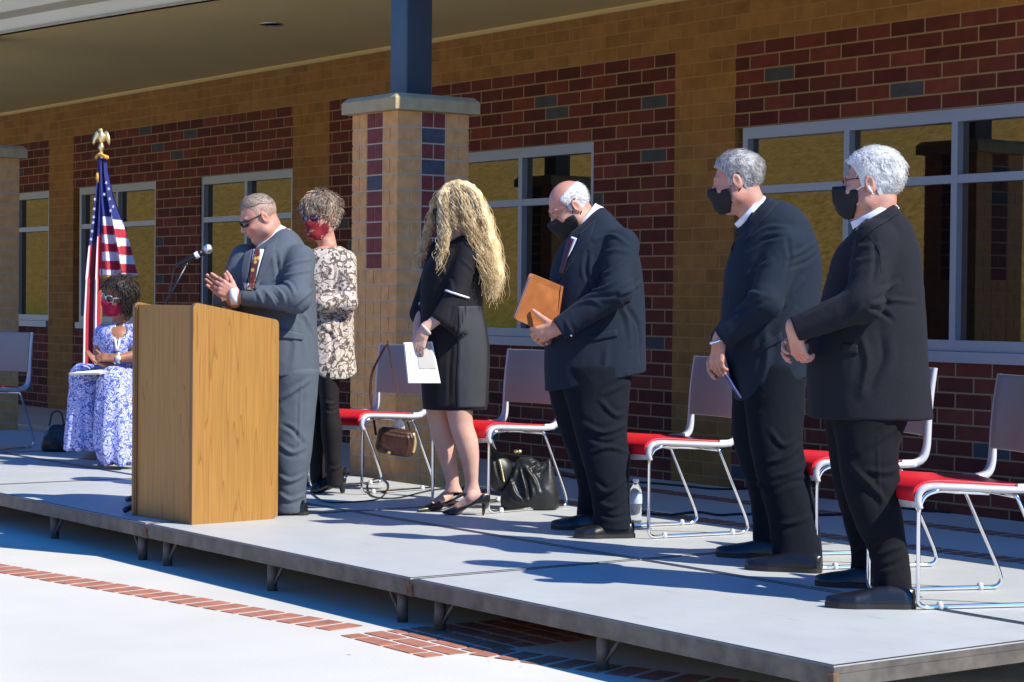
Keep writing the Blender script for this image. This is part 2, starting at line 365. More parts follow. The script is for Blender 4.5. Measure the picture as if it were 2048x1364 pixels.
EDGE = [(-42, 4.6), (-30, 5.5), (-24, 5.95), (-20, 6.28), (-16.5, 6.7), (-15, 6.9), (-13.6, 7.11), (-11.9, 7.38), (-10.55, 7.62), (-9.5, 7.97), (-8.4, 8.47), (-6.5, 9.2), (-4, 10), (-1, 10.16)]
def canopy():
    E = [p.xy for p in spline([(x, y, 0) for x, y in EDGE], 5)]
    c = MB(); so_z = 3.62
    poly = [tuple(p) for p in E]+[(-1, W-.04), (-42, W-.04)]
    c.prism(poly[::-1] if False else poly, so_z, so_z+.06)
    root = inb(c.build('canopy_soffit', M['soffit']))
    # fascia : ribbon with thickness along the edge, its foot a little under the soffit
    def ribbon(z0, z1, off, th):
        b = MB(); rows = [[], [], [], []]
        for i, p in enumerate(E):
            t = (E[min(i+1, len(E)-1)]-E[max(i-1, 0)]).normalized(); n = Vector((t.y, -t.x))
            a = p+n*off; d = p+n*(off-th)
            for r, (q, z) in zip(rows, ((a, z0), (a, z1), (d, z1), (d, z0))): r.append((q.x, q.y, z))
        rows.append(rows[0]); b.grid(rows[::-1], smooth=False); return b
    f = ribbon(3.5, 3.86, .0, .05).build('fascia', M['fascia'], root); f.matrix_parent_inverse = Matrix.Identity(4)
    g = ribbon(3.5, 3.52, .012, .07).build('fascia_drip_edge', M['capstone'], root)
    u = ribbon(3.865, 4.3, -.04, .06).build('upper_fascia', M['fascia_up'], root)
    MB().prism(poly, 4.2, 4.26).build('roof', M['fascia'], root)
    # recessed downlight
    d = MB().lathe([(.0, .02), (.075, .02), (.078, 0), (.1, -.004), (.105, .004)][::-1], (-15.26, 8.56, so_z-.004), 24)
    dl = d.build('downlight', M['chrome'], root)
canopy()
# ---------------------------------------------------------------- brick piers carrying the canopy
def pier(cx, cy, label):
    h = .276; zt = 2.555
    p = tag(empty('brick_pier', (cx, cy, 0)), label, 'pier', 'brick piers holding up the canopy')
    b = MB(); b.box(-h+.004, h-.004, -h+.004, h-.004, -.05, zt, 0)
    rng = random.Random(11); c = .1016; q = .0045; nr = int((zt+.05)/c)
    for r in range(nr):
        z1 = zt-r*c-.005; z0 = z1-c+.01
        red = (z1 > 1.55)
        segs = [(-h, -.0933, 1), (-.092, .092, 2 if red else 1), (.0933, h, 1)]
        for face in range(4):
            for si, (a, d, mi) in enumerate(segs):
                half = (r % 2 == 0) if si == 1 else ((r+si//2+face) % 2 == 0)
                parts = [(a, (a+d)/2), ((a+d)/2, d)] if half else [(a, d)]
                for (u, w_) in parts:
                    m_ = mi
                    if mi == 2 and ((r in (1, 3) and face == 1) or (r == 4 and face == 0) or rng.random() < .04): m_ = 3
                    u2 = u+(q if u > -h+.001 else (0 if face in (0, 2) else .006)); w2 = w_-(q if w_ < h-.001 else (0 if face in (0, 2) else .006))
                    if face == 0: b.box(u2, w2, -h, -h+.02, z0, z1, m_)
                    if face == 2: b.box(u2, w2, h-.02, h, z0, z1, m_)
                    if face == 1: b.box(h-.02, h+.0006, u2, w2, z0, z1, m_)
                    if face == 3: b.box(-h-.0006, -h+.02, u2, w2, z0, z1, m_)
    b.build('brick_shaft', [M['mortar'], M['tan'], M['redb'], M['greyb']], p)
    k = MB(); o = h+.055; i = h-.02
    rings = [[(-o, -o), (o, -o), (o, o), (-o, o)]]*2
    z = [zt+.002, zt+.078, zt+.108]
    pts = [[(x, y, z[0]) for x, y in rings[0]], [(x, y, z[1]) for x, y in rings[0]], [(x*(o-.03)/o, y*(o-.03)/o, z[2]) for x, y in rings[0]]]
    k.grid(pts, closed=True, smooth=False); k.add(pts[2], [(0, 1, 2, 3)]); k.add(pts[0], [(3, 2, 1, 0)])
    bevel(k.build('stone_cap', M['capstone'], p), .006)
    s = MB().box(-.1, .1, -.1, .1, zt+.109, 3.62, 0, .008); s.build('steel_post', M['steel_blue'], p)
    MB().box(-.15, .15, -.15, .15, zt+.107, zt+.119, 0).build('base_plate', M['steel_blue'], p)
    return p
pier(-11.53, 7.515, 'square brick pier with stone cap and dark blue steel post behind the blonde woman')
pier(-17.78, 7.02, 'tan brick pier with stone cap at the left edge of the photo')
# ---------------------------------------------------------------- the stage, portable decks
STZ = .2
M['deck_trim'] = mat('deck_edge_trim', (.05, .05, .052), .5, metal=.3, noise=(20, .4))
def make_deck(): 
    p = empty('stage_deck'); w_, d = 2.44, 1.22; g = .01
    MB().box(-w_/2+g, w_/2-g, -d/2+g, d/2-g, STZ-.022, STZ, 0).build('deck_top', M['deck'], p)
    tr = MB(); a, c, k = w_/2-g-.001, d/2-g-.001, .014
    for x0, x1, y0, y1 in ((-a, a, -c, -c+k), (-a, a, c-k, c), (-a, -a+k, -c+k, c-k), (a-k, a, -c+k, c-k)): tr.box(x0, x1, y0, y1, STZ-.01, STZ+.0012)
    tr.build('edge_trim', M['deck_trim'], p)
    f = MB(); a, c = w_/2-.003, d/2-.003; t = .035
    f.box(-a, a, -c, -c+t, STZ-.07, STZ-.024); f.box(-a, a, c-t, c, STZ-.07, STZ-.024)
    f.box(-a, -a+t, -c+t, c-t, STZ-.07, STZ-.024); f.box(a-t, a, -c+t, c-t, STZ-.07, STZ-.024)
    # thin steel lip along the top edge
    for y in (-c-.002, c-.001): f.box(-a, a, y, y+.003, STZ-.024, STZ-.003)
    for x in (-a-.002, a-.001): f.box(x, x+.003, -c, c, STZ-.024, STZ-.003)
    f.build('edge_frame', M['deck_frame'], p)
    r = MB(); rg = random.Random(2)
    for sx in (-1, 1):
        for sy in (-1, 1):
            r = MB(); r.box(sx*a-.004 if sx < 0 else a-.02, sx*a+.02 if sx < 0 else a+.004, sy*c-.004 if sy < 0 else c-.02, sy*c+.02 if sy < 0 else c+.004, STZ-.072, STZ-.02)
            r.build('corner_plate', M['rust'], p)
    for x in (-1.08, -.02, 1.08):
        for y in (-c+.055, c-.055):
            MB().tube([(x, y, 0), (x, y, STZ-.05)], .024, 10).build('leg', M['deck_frame'], p)
            s = -1 if x > .5 else 1
            MB().tube([(x+s*.02, y, STZ-.17), (x+s*.11, y, STZ-.062)], .008, 6).build('brace', M['deck_frame'], p)
    return p
CX, CY = -4.70, 4.669
def copy_tree(o, parent=None):
    c = o.copy(); COL.objects.link(c); c.parent = parent
    for ch in list(o.children): copy_tree(ch, c)
    return c
deck0 = make_deck(); first = True
names = {(0, 0): 'front stage deck at the right corner nearest the camera', (1, 0): 'front stage deck below the bald man and just right of the lectern', (2, 0): 'front stage deck carrying the wooden lectern', (3, 0): 'front stage deck left of the lectern in front of the seated woman', (4, 0): 'front stage deck at far left beyond the frame edge',
  (0, 1): 'rear stage deck under the chair at the right edge', (1, 1): 'rear stage deck under the two white haired and grey haired men', (2, 1): 'rear stage deck under the blonde woman and her handbag', (3, 1): 'rear stage deck between the speaker and the seated woman', (4, 1): 'rear stage deck under the seated woman in the blue dress'}
for i in range(5):
    for j in range(2):
        o = deck0 if first else copy_tree(deck0); first = False
        o.location = (CX-2.44*(i+.5), CY+1.22*(j+.5), 0)
        tag(o, 'grey topped '+names[(i, j)], 'stage deck', 'portable stage decks')
# ================================================================ implicit-surface kit (smooth bodies, cloth, bags)
A3 = lambda *p: np.array(p, np.float32)
R0 = np.array([math.sin(.627171625), math.cos(.627171625), 0], np.float32)     # sideways axis of the figures that stand in profile
V0 = np.array([-math.cos(.627171625), math.sin(.627171625), 0], np.float32)
UP = np.array([0, 0, 1], np.float32)
def smin(a, b, k):
    h = np.clip(.5+.5*(b-a)/k, 0, 1); return b+(a-b)*h - k*h*(1-h)
def smax(a, b, k): return -smin(-a, -b, k)
def f_cone(P, a, b, ra, rb):
    a = A3(*a); b = A3(*b); ab = b-a; t = np.clip(((P-a) @ ab)/max(1e-9, ab @ ab), 0, 1)
    return np.linalg.norm(P-a-t[:, None]*ab, axis=1) - (ra+(rb-ra)*t)
def f_chain(P, pts, rs, k=.0):
    d = None
    for i in range(len(pts)-1):
        e = f_cone(P, pts[i], pts[i+1], rs[i], rs[i+1]); d = e if d is None else (np.minimum(d, e) if k == 0 else smin(d, e, k))
    return d
def f_ell(P, c, r, M3=None):
    q = P-A3(*c)
    if M3 is not None: q = q @ M3          # M3 columns = axes
    r = A3(*r); k0 = np.linalg.norm(q/r, axis=1); k1 = np.linalg.norm(q/(r*r), axis=1)
    return k0*(k0-1)/np.maximum(k1, 1e-6)
def f_box(P, c, h, r, M3=None):
    q = P-A3(*c)
    if M3 is not None: q = q @ M3
    q = np.abs(q)-(A3(*h)-r)
    return np.linalg.norm(np.maximum(q, 0), axis=1)+np.minimum(q.max(axis=1), 0)-r
def f_stack(P, secs, n=2.3, U=R0, Vd=V0, round_top=.03, round_bot=.0, ease=True):
    """secs: (cx,cy,cz,rs,rt) any order; horizontal super-ellipses"""
    s = np.array(sorted(secs, key=lambda q: q[2]), np.float32); z = P[:, 2]
    if ease and len(s) > 2:           # cubic resample
        zz = np.linspace(s[0, 2], s[-1, 2], 60); t = []
        for c in range(5):
            m = np.gradient(s[:, c], s[:, 2]) if len(s) > 2 else None
            i = np.clip(np.searchsorted(s[:, 2], zz)-1, 0, len(s)-2); h = s[i+1, 2]-s[i, 2]; u = (zz-s[i, 2])/h
            t.append((2*u**3-3*u**2+1)*s[i, c]+(u**3-2*u*u+u)*h*m[i]+(-2*u**3+3*u*u)*s[i+1, c]+(u**3-u*u)*h*m[i+1])
        t[2] = zz; s = np.stack(t, 1)
    I = [np.interp(z, s[:, 2], s[:, c]) for c in (0, 1, 3, 4)]
    q = np.stack([P[:, 0]-I[0], P[:, 1]-I[1]], 1); a = np.abs(q @ U[:2])/I[2]; b = np.abs(q @ Vd[:2])/I[3]
    d = ((a**n+b**n)**(1/n)-1)*np.minimum(I[2], I[3])
    e1 = z-s[-1, 2]; e0 = s[0, 2]-z
    d = smax(d, e1, round_top) if round_top else np.maximum(d, e1)
    return smax(d, e0, round_bot) if round_bot else np.maximum(d, e0)
_rng = np.random.default_rng(42); _perm = _rng.permutation(256).astype(np.int32); _perm = np.concatenate([_perm, _perm, _perm]); _gr = _rng.normal(size=(256, 3)).astype(np.float32); _gr /= np.linalg.norm(_gr, axis=1)[:, None]
def noise3(P):
    i = np.floor(P).astype(np.int32); f = (P-i).astype(np.float32); u = f*f*f*(f*(f*6-15)+10); i &= 255; out = 0
    for dx in (0, 1):
        for dy in (0, 1):
            for dz in (0, 1):
                h = _perm[_perm[_perm[i[:, 0]+dx]+i[:, 1]+dy]+i[:, 2]+dz] & 255
                g = (_gr[h]*(f-np.array([dx, dy, dz], np.float32))).sum(1)
                wx = u[:, 0] if dx else 1-u[:, 0]; wy = u[:, 1] if dy else 1-u[:, 1]; wz = u[:, 2] if dz else 1-u[:, 2]
                out = out+g*wx*wy*wz
    return out
def fbm(P, o=3):
    s = 0; a = 1
    for k in range(o): s = s+a*noise3(P*2**k+k*17.3); a *= .5
    return s
def nets(fn, lo, hi, h):
    """surface nets: returns verts, quads of fn=0"""
    lo = np.array(lo, np.float32); n = np.ceil((np.array(hi)-lo)/h).astype(int)+1
    ax = [lo[i]+h*np.arange(n[i], dtype=np.float32) for i in range(3)]
    F = np.empty(tuple(n), np.float32)
    st = max(1, int(400000/(n[1]*n[2])))
    for i in range(0, n[0], st):
        G = np.stack(np.meshgrid(ax[0][i:i+st], ax[1], ax[2], indexing='ij'), -1).reshape(-1, 3)
        F[i:i+st] = fn(G).reshape(-1, n[1], n[2])
    F[F == 0] = 1e-7
    cn = n-1; acc = np.zeros((*cn, 3), np.float32); cnt = np.zeros(tuple(cn), np.float32)
    ins = F < 0; quads = []
    vid = -np.ones(tuple(cn), np.int64)
    edges = []
    for a in range(3):
        s0 = [slice(None)]*3; s1 = [slice(None)]*3; s0[a] = slice(0, -1); s1[a] = slice(1, None)
        m = ins[tuple(s0)] != ins[tuple(s1)]; idx = np.argwhere(m)
        f0 = F[tuple(s0)][m]; f1 = F[tuple(s1)][m]; t = f0/(f0-f1)
        pos = idx.astype(np.float32); pos[:, a] += t
        b, c = (a+1) % 3, (a+2) % 3; fl = ins[tuple(s0)][m]
        cells = []
        for db, dc in ((-1, -1), (0, -1), (0, 0), (-1, 0)):
            q = idx.copy(); q[:, b] += db; q[:, c] += dc; ok = ((q >= 0) & (q < cn)).all(1); cells.append((q, ok))
            k = q[ok]; np.add.at(acc, tuple(k.T), pos[ok]); np.add.at(cnt, tuple(k.T), 1)
        edges.append((cells, fl))
    act = cnt > 0; vid[act] = np.arange(act.sum()); V = acc[act]/cnt[act][:, None]*h+lo
    for cells, fl in edges:
        ok = cells[0][1] & cells[1][1] & cells[2][1] & cells[3][1]
        q = np.stack([vid[tuple(c[ok].T)] for c, _ in cells], 1); f = fl[ok]
        q[~f] = q[~f][:, ::-1]; quads.append(q)
    return V, np.concatenate(quads)
def grad(fn, V, e=.003):
    g = np.stack([fn(V+A3(*[e if i == a else 0 for i in range(3)]))-fn(V-A3(*[e if i == a else 0 for i in range(3)])) for a in range(3)], 1)
    return g/np.maximum(np.linalg.norm(g, axis=1)[:, None], 1e-6)
def np_mesh(name, V, Q):
    me = bpy.data.meshes.new(name); me.vertices.add(len(V)); me.vertices.foreach_set('co', np.asarray(V, np.float32).ravel())
    me.loops.add(len(Q)*4); me.loops.foreach_set('vertex_index', np.asarray(Q, np.int32).ravel())
    me.polygons.add(len(Q)); me.polygons.foreach_set('loop_start', np.arange(len(Q), dtype=np.int32)*4)
    try: me.polygons.foreach_set('loop_total', np.full(len(Q), 4, np.int32))
    except Exception: pass
    me.update(calc_edges=True); me.validate(); me.polygons.foreach_set('use_smooth', [True]*len(me.polygons)); return me
def implicit(fn, lo, hi, h, disp=None):
    V, Q = nets(fn, lo, hi, h)
    # one Newton step pulls the vertices on the true surface
    N = grad(fn, V); V = V - N*np.clip(fn(V), -h, h)[:, None]*.7
    if disp is not None: V = V + N*disp(V, N)[:, None]
    return V.astype(np.float32), Q
def surf(name, parts, m, parent=None):
    """parts: list of (V,Q) joined in one mesh"""
    Vs, Qs = [], []; k = 0
    for V, Q in parts: Vs.append(V); Qs.append(Q+k); k += len(V)
    return link(name, np_mesh(name, np.concatenate(Vs), np.concatenate(Qs)), m, parent)
def bounds(pts, pad):
    p = np.array(pts)[:, :3]; return p.min(0)-pad, p.max(0)+pad
# ================================================================ chairs
M['shell'] = mat('chair_plastic', (.5, .5, .52), .38, spec=.5, bump=(300, .1, .001))
M['shell_grey'] = mat('grey_chair_plastic', (.2, .2, .205), .36, spec=.5, bump=(300, .1, .001))
M['seat_red'] = mat('red_upholstery', (.62, .012, .022), .42, spec=.35, bump=(500, .2, .001))
def prof_seat():   # (y,z) centre line from front lip over the seat to the foot of the back
    return [(-.275, .385), (-.285, .42), (-.272, .452), (-.235, .468), (-.15, .466), (0, .458), (.12, .452), (.185, .455), (.222, .475), (.238, .515), (.243, .57)]
BACKP = [(.243, .57), (.246, .64), (.252, .72), (.262, .8), (.272, .868)]
def make_chair():
    p = empty('stacking_chair'); hw = .235
    def sheet(prof, x0, x1, th, curve=0, nx=9, edge=.0):
        P = [(q.y, q.z) for q in spline([(0, a, b) for a, b in prof], 4)]
        rows = []
        for y, z in P:
            rows.append([(x0+(x1-x0)*k/(nx-1), y+curve*((2*k/(nx-1)-1)**2-.5), z-edge*(1-(2*k/(nx-1)-1)**2)) for k in range(nx)])
        return rows
    b = MB(); b.grid(sheet(prof_seat()[:8], -hw, hw, 0, 0, 9, .012)); s = b.build('seat_shell', M['shell'], p); solid(s, .013)
    # two arms which carry the back, leaving the opening above the seat
    for sx in (-1, 1):
        b = MB(); rows = []
        P = [(q.y, q.z) for q in spline([(0, a, c) for a, c in prof_seat()[6:]+BACKP[1:]], 4)]
        for i, (y, z) in enumerate(P):
            t = i/(len(P)-1); wd = .042-.022*min(1, t*1.6)
            dy, dz = (P[min(i+1, len(P)-1)][0]-P[max(i-1, 0)][0], P[min(i+1, len(P)-1)][1]-P[max(i-1, 0)][1]); L = math.hypot(dy, dz); ny, nz = -dz/L, dy/L
            th = .017-.006*t
            x_o = sx*(hw+.004); x_i = sx*(hw+.004-wd)
            rows.append([(x_o, y-ny*th, z-nz*th), (x_o+sx*.004, y, z), (x_o, y+ny*th, z+nz*th), (x_i, y+ny*th*.7, z+nz*th*.7), (x_i, y-ny*th*.7, z-nz*th*.7)])
        b.grid(rows, closed=True); b.add(rows[-1], [(0, 1, 2, 3, 4)]); b.add(rows[0], [(4, 3, 2, 1, 0)])
        b.build('back_arm', M['shell'], p)
        # moulded rim along the side of the seat
        P2 = spline([(0, a, c) for a, c in prof_seat()[:8]], 4)
        MB().tube([(sx*(hw+.002), q.y, q.z-.006) for q in P2], [.013]*len(P2), 8).build('seat_rim', M['shell'], p)
    b = MB(); b.grid(sheet(BACKP, -hw+.012, hw-.012, 0, -.022, 11)); k = b.build('backrest', M['shell_grey'], p); solid(k, .012); bevel(k, .004)
    # pad
    pr = [(-.287, .4), (-.3, .43), (-.288, .462), (-.235, .484), (-.15, .484), (0, .474), (.1, .468), (.165, .466), (.185, .462)]
    b = MB(); rows = sheet(pr, -hw+.012, hw-.012, 0, 0, 9, .008); b.grid(rows); k = b.build('seat_pad', M['seat_red'], p); solid(k, .022, -1); bevel(k, .008, 3)
    # chrome sled frame, one rod each side
    for sx in (-1, 1):
        x = sx*(hw+.002); xi = sx*(hw-.035)
        pts = [(xi, .02, .432), (xi, -.12, .44), (x, -.2, .447), (x, -.252, .43), (x, -.276, .39), (x, -.28, .34), (x, -.28, .2), (x, -.28, .06), (x, -.277, .028), (x, -.255, .0115), (x, -.2, .0105), (x, 0, .0105), (x, .2, .0105), (x, .262, .012), (x, .287, .03), (x, .286, .06), (x, .262, .12), (x, .19, .27), (x, .128, .4), (x-sx*.01, .115, .425)]
        MB().tube(spline(pts, 3), .0085, 8).build('leg', M['chrome'], p)
        for y in (-.19, .2): MB().lathe([(.012, 0), (.014, .006), (.012, .026), (.006, .03)], (x, y, .0), 10).build('glide', M['shell'], p)
    MB().tube([(-hw, .118, .42), (hw, .118, .42)], .008, 8).build('cross_bar', M['chrome'], p)
    MB().tube([(-hw+.03, -.1, .437), (hw-.03, -.1, .437)], .008, 8).build('cross_bar', M['chrome'], p)
    MB().grid([[(-.17, -.18, .449), (0, -.18, .44), (.17, -.18, .449)], [(-.17, -.02, .437), (0, -.02, .41), (.17, -.02, .437)], [(-.17, .1, .445), (0, .1, .435), (.17, .1, .445)]]).build('under_pan', M['shell'], p)
    return p
chair0 = make_chair(); cfirst = True
def place_chair(nx, ny, deg, label):
    """nx,ny: floor point of the front leg nearest the camera"""
    global cfirst
    o = chair0 if cfirst else copy_tree(chair0); cfirst = False
    a = R(deg); lx, ly = .237, -.28
    o.location = (nx-(lx*math.cos(a)-ly*math.sin(a)), ny-(lx*math.sin(a)+ly*math.cos(a)), STZ); o.rotation_euler = (0, 0, a)
    tag(o, label, 'chair', 'grey and red chairs on the stage'); return o
place_chair(-10.35, 6.43, 9, 'grey stacking chair with red seat and a brown handbag hung on it')
place_chair(-9.088, 6.443, 5.5, 'grey stacking chair with red seat straddling the black leather tote')
place_chair(-7.735, 6.43, -9, 'grey stacking chair with red seat beside the water bottle')
place_chair(-6.459, 6.303, -20, 'grey stacking chair with red seat mostly hidden behind the white haired man')
place_chair(-5.408, 5.806, -23, 'grey stacking chair with red seat cut off by the right edge of the photo')
place_chair(-14.5, 5.81, 32, 'grey stacking chair with red seat at the far left edge of the photo')
place_chair(-12.7, 6.1, 4, 'grey stacking chair under the seated woman in the blue dress')
# ================================================================ lectern
def lectern():
    p = tag(empty('lectern', (-9.405, 4.842, STZ), R(5)), 'oak laminate lectern with sloping top at the front of the stage', 'lectern')
    wd, dp, hf, hb = .585, .52, 1.115, 1.03
    def side_poly(r=.028):
        out = [(0, .0)]; 
        for k in range(6): a = math.pi-math.pi/2*k/5; out.append((r+r*math.cos(a), hf-r+r*math.sin(a)))
        for k in range(6): a = math.pi/2-math.pi/2*k/5-.1; out.append((dp-r+r*math.cos(a), hb-r+.004+r*math.sin(a)))
        return out+[(dp, .02), (dp-.03, .0)]
    for x0, x1 in ((-.022, 0), (-wd, -wd+.022)):
        P = side_poly(); n = len(P); b = MB()
        b.add([(x0, y, z) for y, z in P]+[(x1, y, z) for y, z in P], [tuple(range(n)), tuple(range(n, 2*n))[::-1]], 0)
        b.add([(x0, y, z) for y, z in P]+[(x1, y, z) for y, z in P], [(i, n+i, n+(i+1) % n, (i+1) % n) for i in range(n)], 1)
        bevel(b.build('side_panel', [M['oak'], M['oak_edge']], p), .003)
    MB().box(-wd+.0225, -.0225, .012, .032, .0, hf-.012, 0, .002).build('front_panel', M['oak'], p)
    # dark joint strips between front and sides
    for x in (-.0355, -wd+.0235): MB().box(x, x+.012, .004, .0118, .0, hf-.02).build('edge_strip', M['oak_edge'], p)
    sl = (hf-hb)/dp; b = MB()
    y0, y1 = .034, dp-.01; f = lambda y: hf-.03-sl*y
    b.add([(x, y, f(y)-dz) for dz in (.022, 0) for y in (y0, y1) for x in (-wd+.023, -.023)], [(0, 2, 3, 1), (4, 5, 7, 6), (0, 1, 5, 4), (2, 6, 7, 3), (0, 4, 6, 2), (1, 3, 7, 5)])
    b.build('reading_top', M['oak'], p)
    MB().box(-wd+.023, -.023, .1, dp-.02, .52, .54).build('shelf', M['oak'], p)
    MB().box(-wd+.023, -.023, .034, dp-.02, .05, .07).build('shelf', M['oak'], p)
lectern()
# ================================================================ microphone on its stand
def mic_stand():
    bx, by = -10.15, 5.07
    p = tag(empty('microphone_stand', (0, 0, 0)), 'black boom microphone stand rising behind the lectern', 'mic stand')
    MB().tube([(bx, by, STZ+.09), (bx, by, 1.24)], .011, 10).build('pole', M['black_plastic'], p)
    MB().lathe([(.02, 0), (.026, .01), (.026, .07), (.014, .085)], (bx, by, STZ+.08), 12).build('leg_hub', M['black_plastic'], p)
    for ex, ey in ((-10.62, 5.07), (-10.07, 4.79), (-10.045, 5.45)):
        l = MB().tube([(bx, by, STZ+.11), (ex+(bx-ex)*.12, ey+(by-ey)*.12, STZ+.026)], .0085, 8).build('leg', M['black_plastic'], p)
        MB().tube([(ex+(bx-ex)*.16, ey+(by-ey)*.16, STZ+.031), (ex, ey, STZ+.018)], .016, 8).build('rubber_foot', M['black_rubber'], l)
    MB().tube([(bx, by, 1.2), (bx, by, 1.25)], .018, 10).build('clutch', M['black_plastic'], p)
    tip = Vector((-10.075,5.142,1.513)); MB().tube([(bx, by, 1.235), (-10.132,5.057,1.322), tip], .0075, 8).build('boom', M['black_plastic'], p)
    cb = MB().tube(spline([(-10.094,5.116,1.521), (-10.112,5.090,1.494), (-10.117,5.081,1.435), (-10.122,5.072,1.368), (bx, by-.02, 1.25), (bx-.02, by, .9), (bx-.015, by, .35)], 6), .0035, 6)
    cb.build('cable', M['black_rubber'], p)
    m = tag(empty('microphone', tuple(tip)), 'handheld microphone with silver mesh head pointing at the speaker', 'microphone')
    a = Vector((-10.102,5.105,1.513))-tip; c = Vector((-10.026,5.212,1.584))-tip; d = (c-a).normalized(); h = Vector((-10.008,5.238,1.603))-tip
    L = (c-a).length
    MB().lathe([(.006, -.01), (.0115, 0), (.014, L*.5), (.0175, L*.92), (.0185, L)], tuple(a), 16, 0, d).build('handle', M['black_plastic'], m)
    MB().lathe([(.0185, 0), (.019, .003), (.019, .018), (.0185, .022)], tuple(a+d*(L*.72)), 16, 0, d).build('label_band', M['white_paper'], m)
    g = mat('silver_mesh', (.62, .63, .63), .35, metal=.85, bump=(700, .8, .003))
    r = .0265; MB().lathe([(r*math.cos(t), r*math.sin(t)) for t in np.linspace(-1.0, 1.55, 12)], tuple(h), 18, 0, d).build('mesh_head', g, m)
    MB().lathe([(.0268, -.004), (.0275, -.002), (.0275, .002), (.0268, .004)], tuple(h), 18, 0, d).build('head_ring', M['chrome'], m)
    MB().tube([tip, tuple(tip*0)], .004).v
    MB().tube([a*.35+c*.15+d*.01, tuple(Vector((0, 0, -.012)))], .006, 6).build('clip', M['black_plastic'], m)
mic_stand()
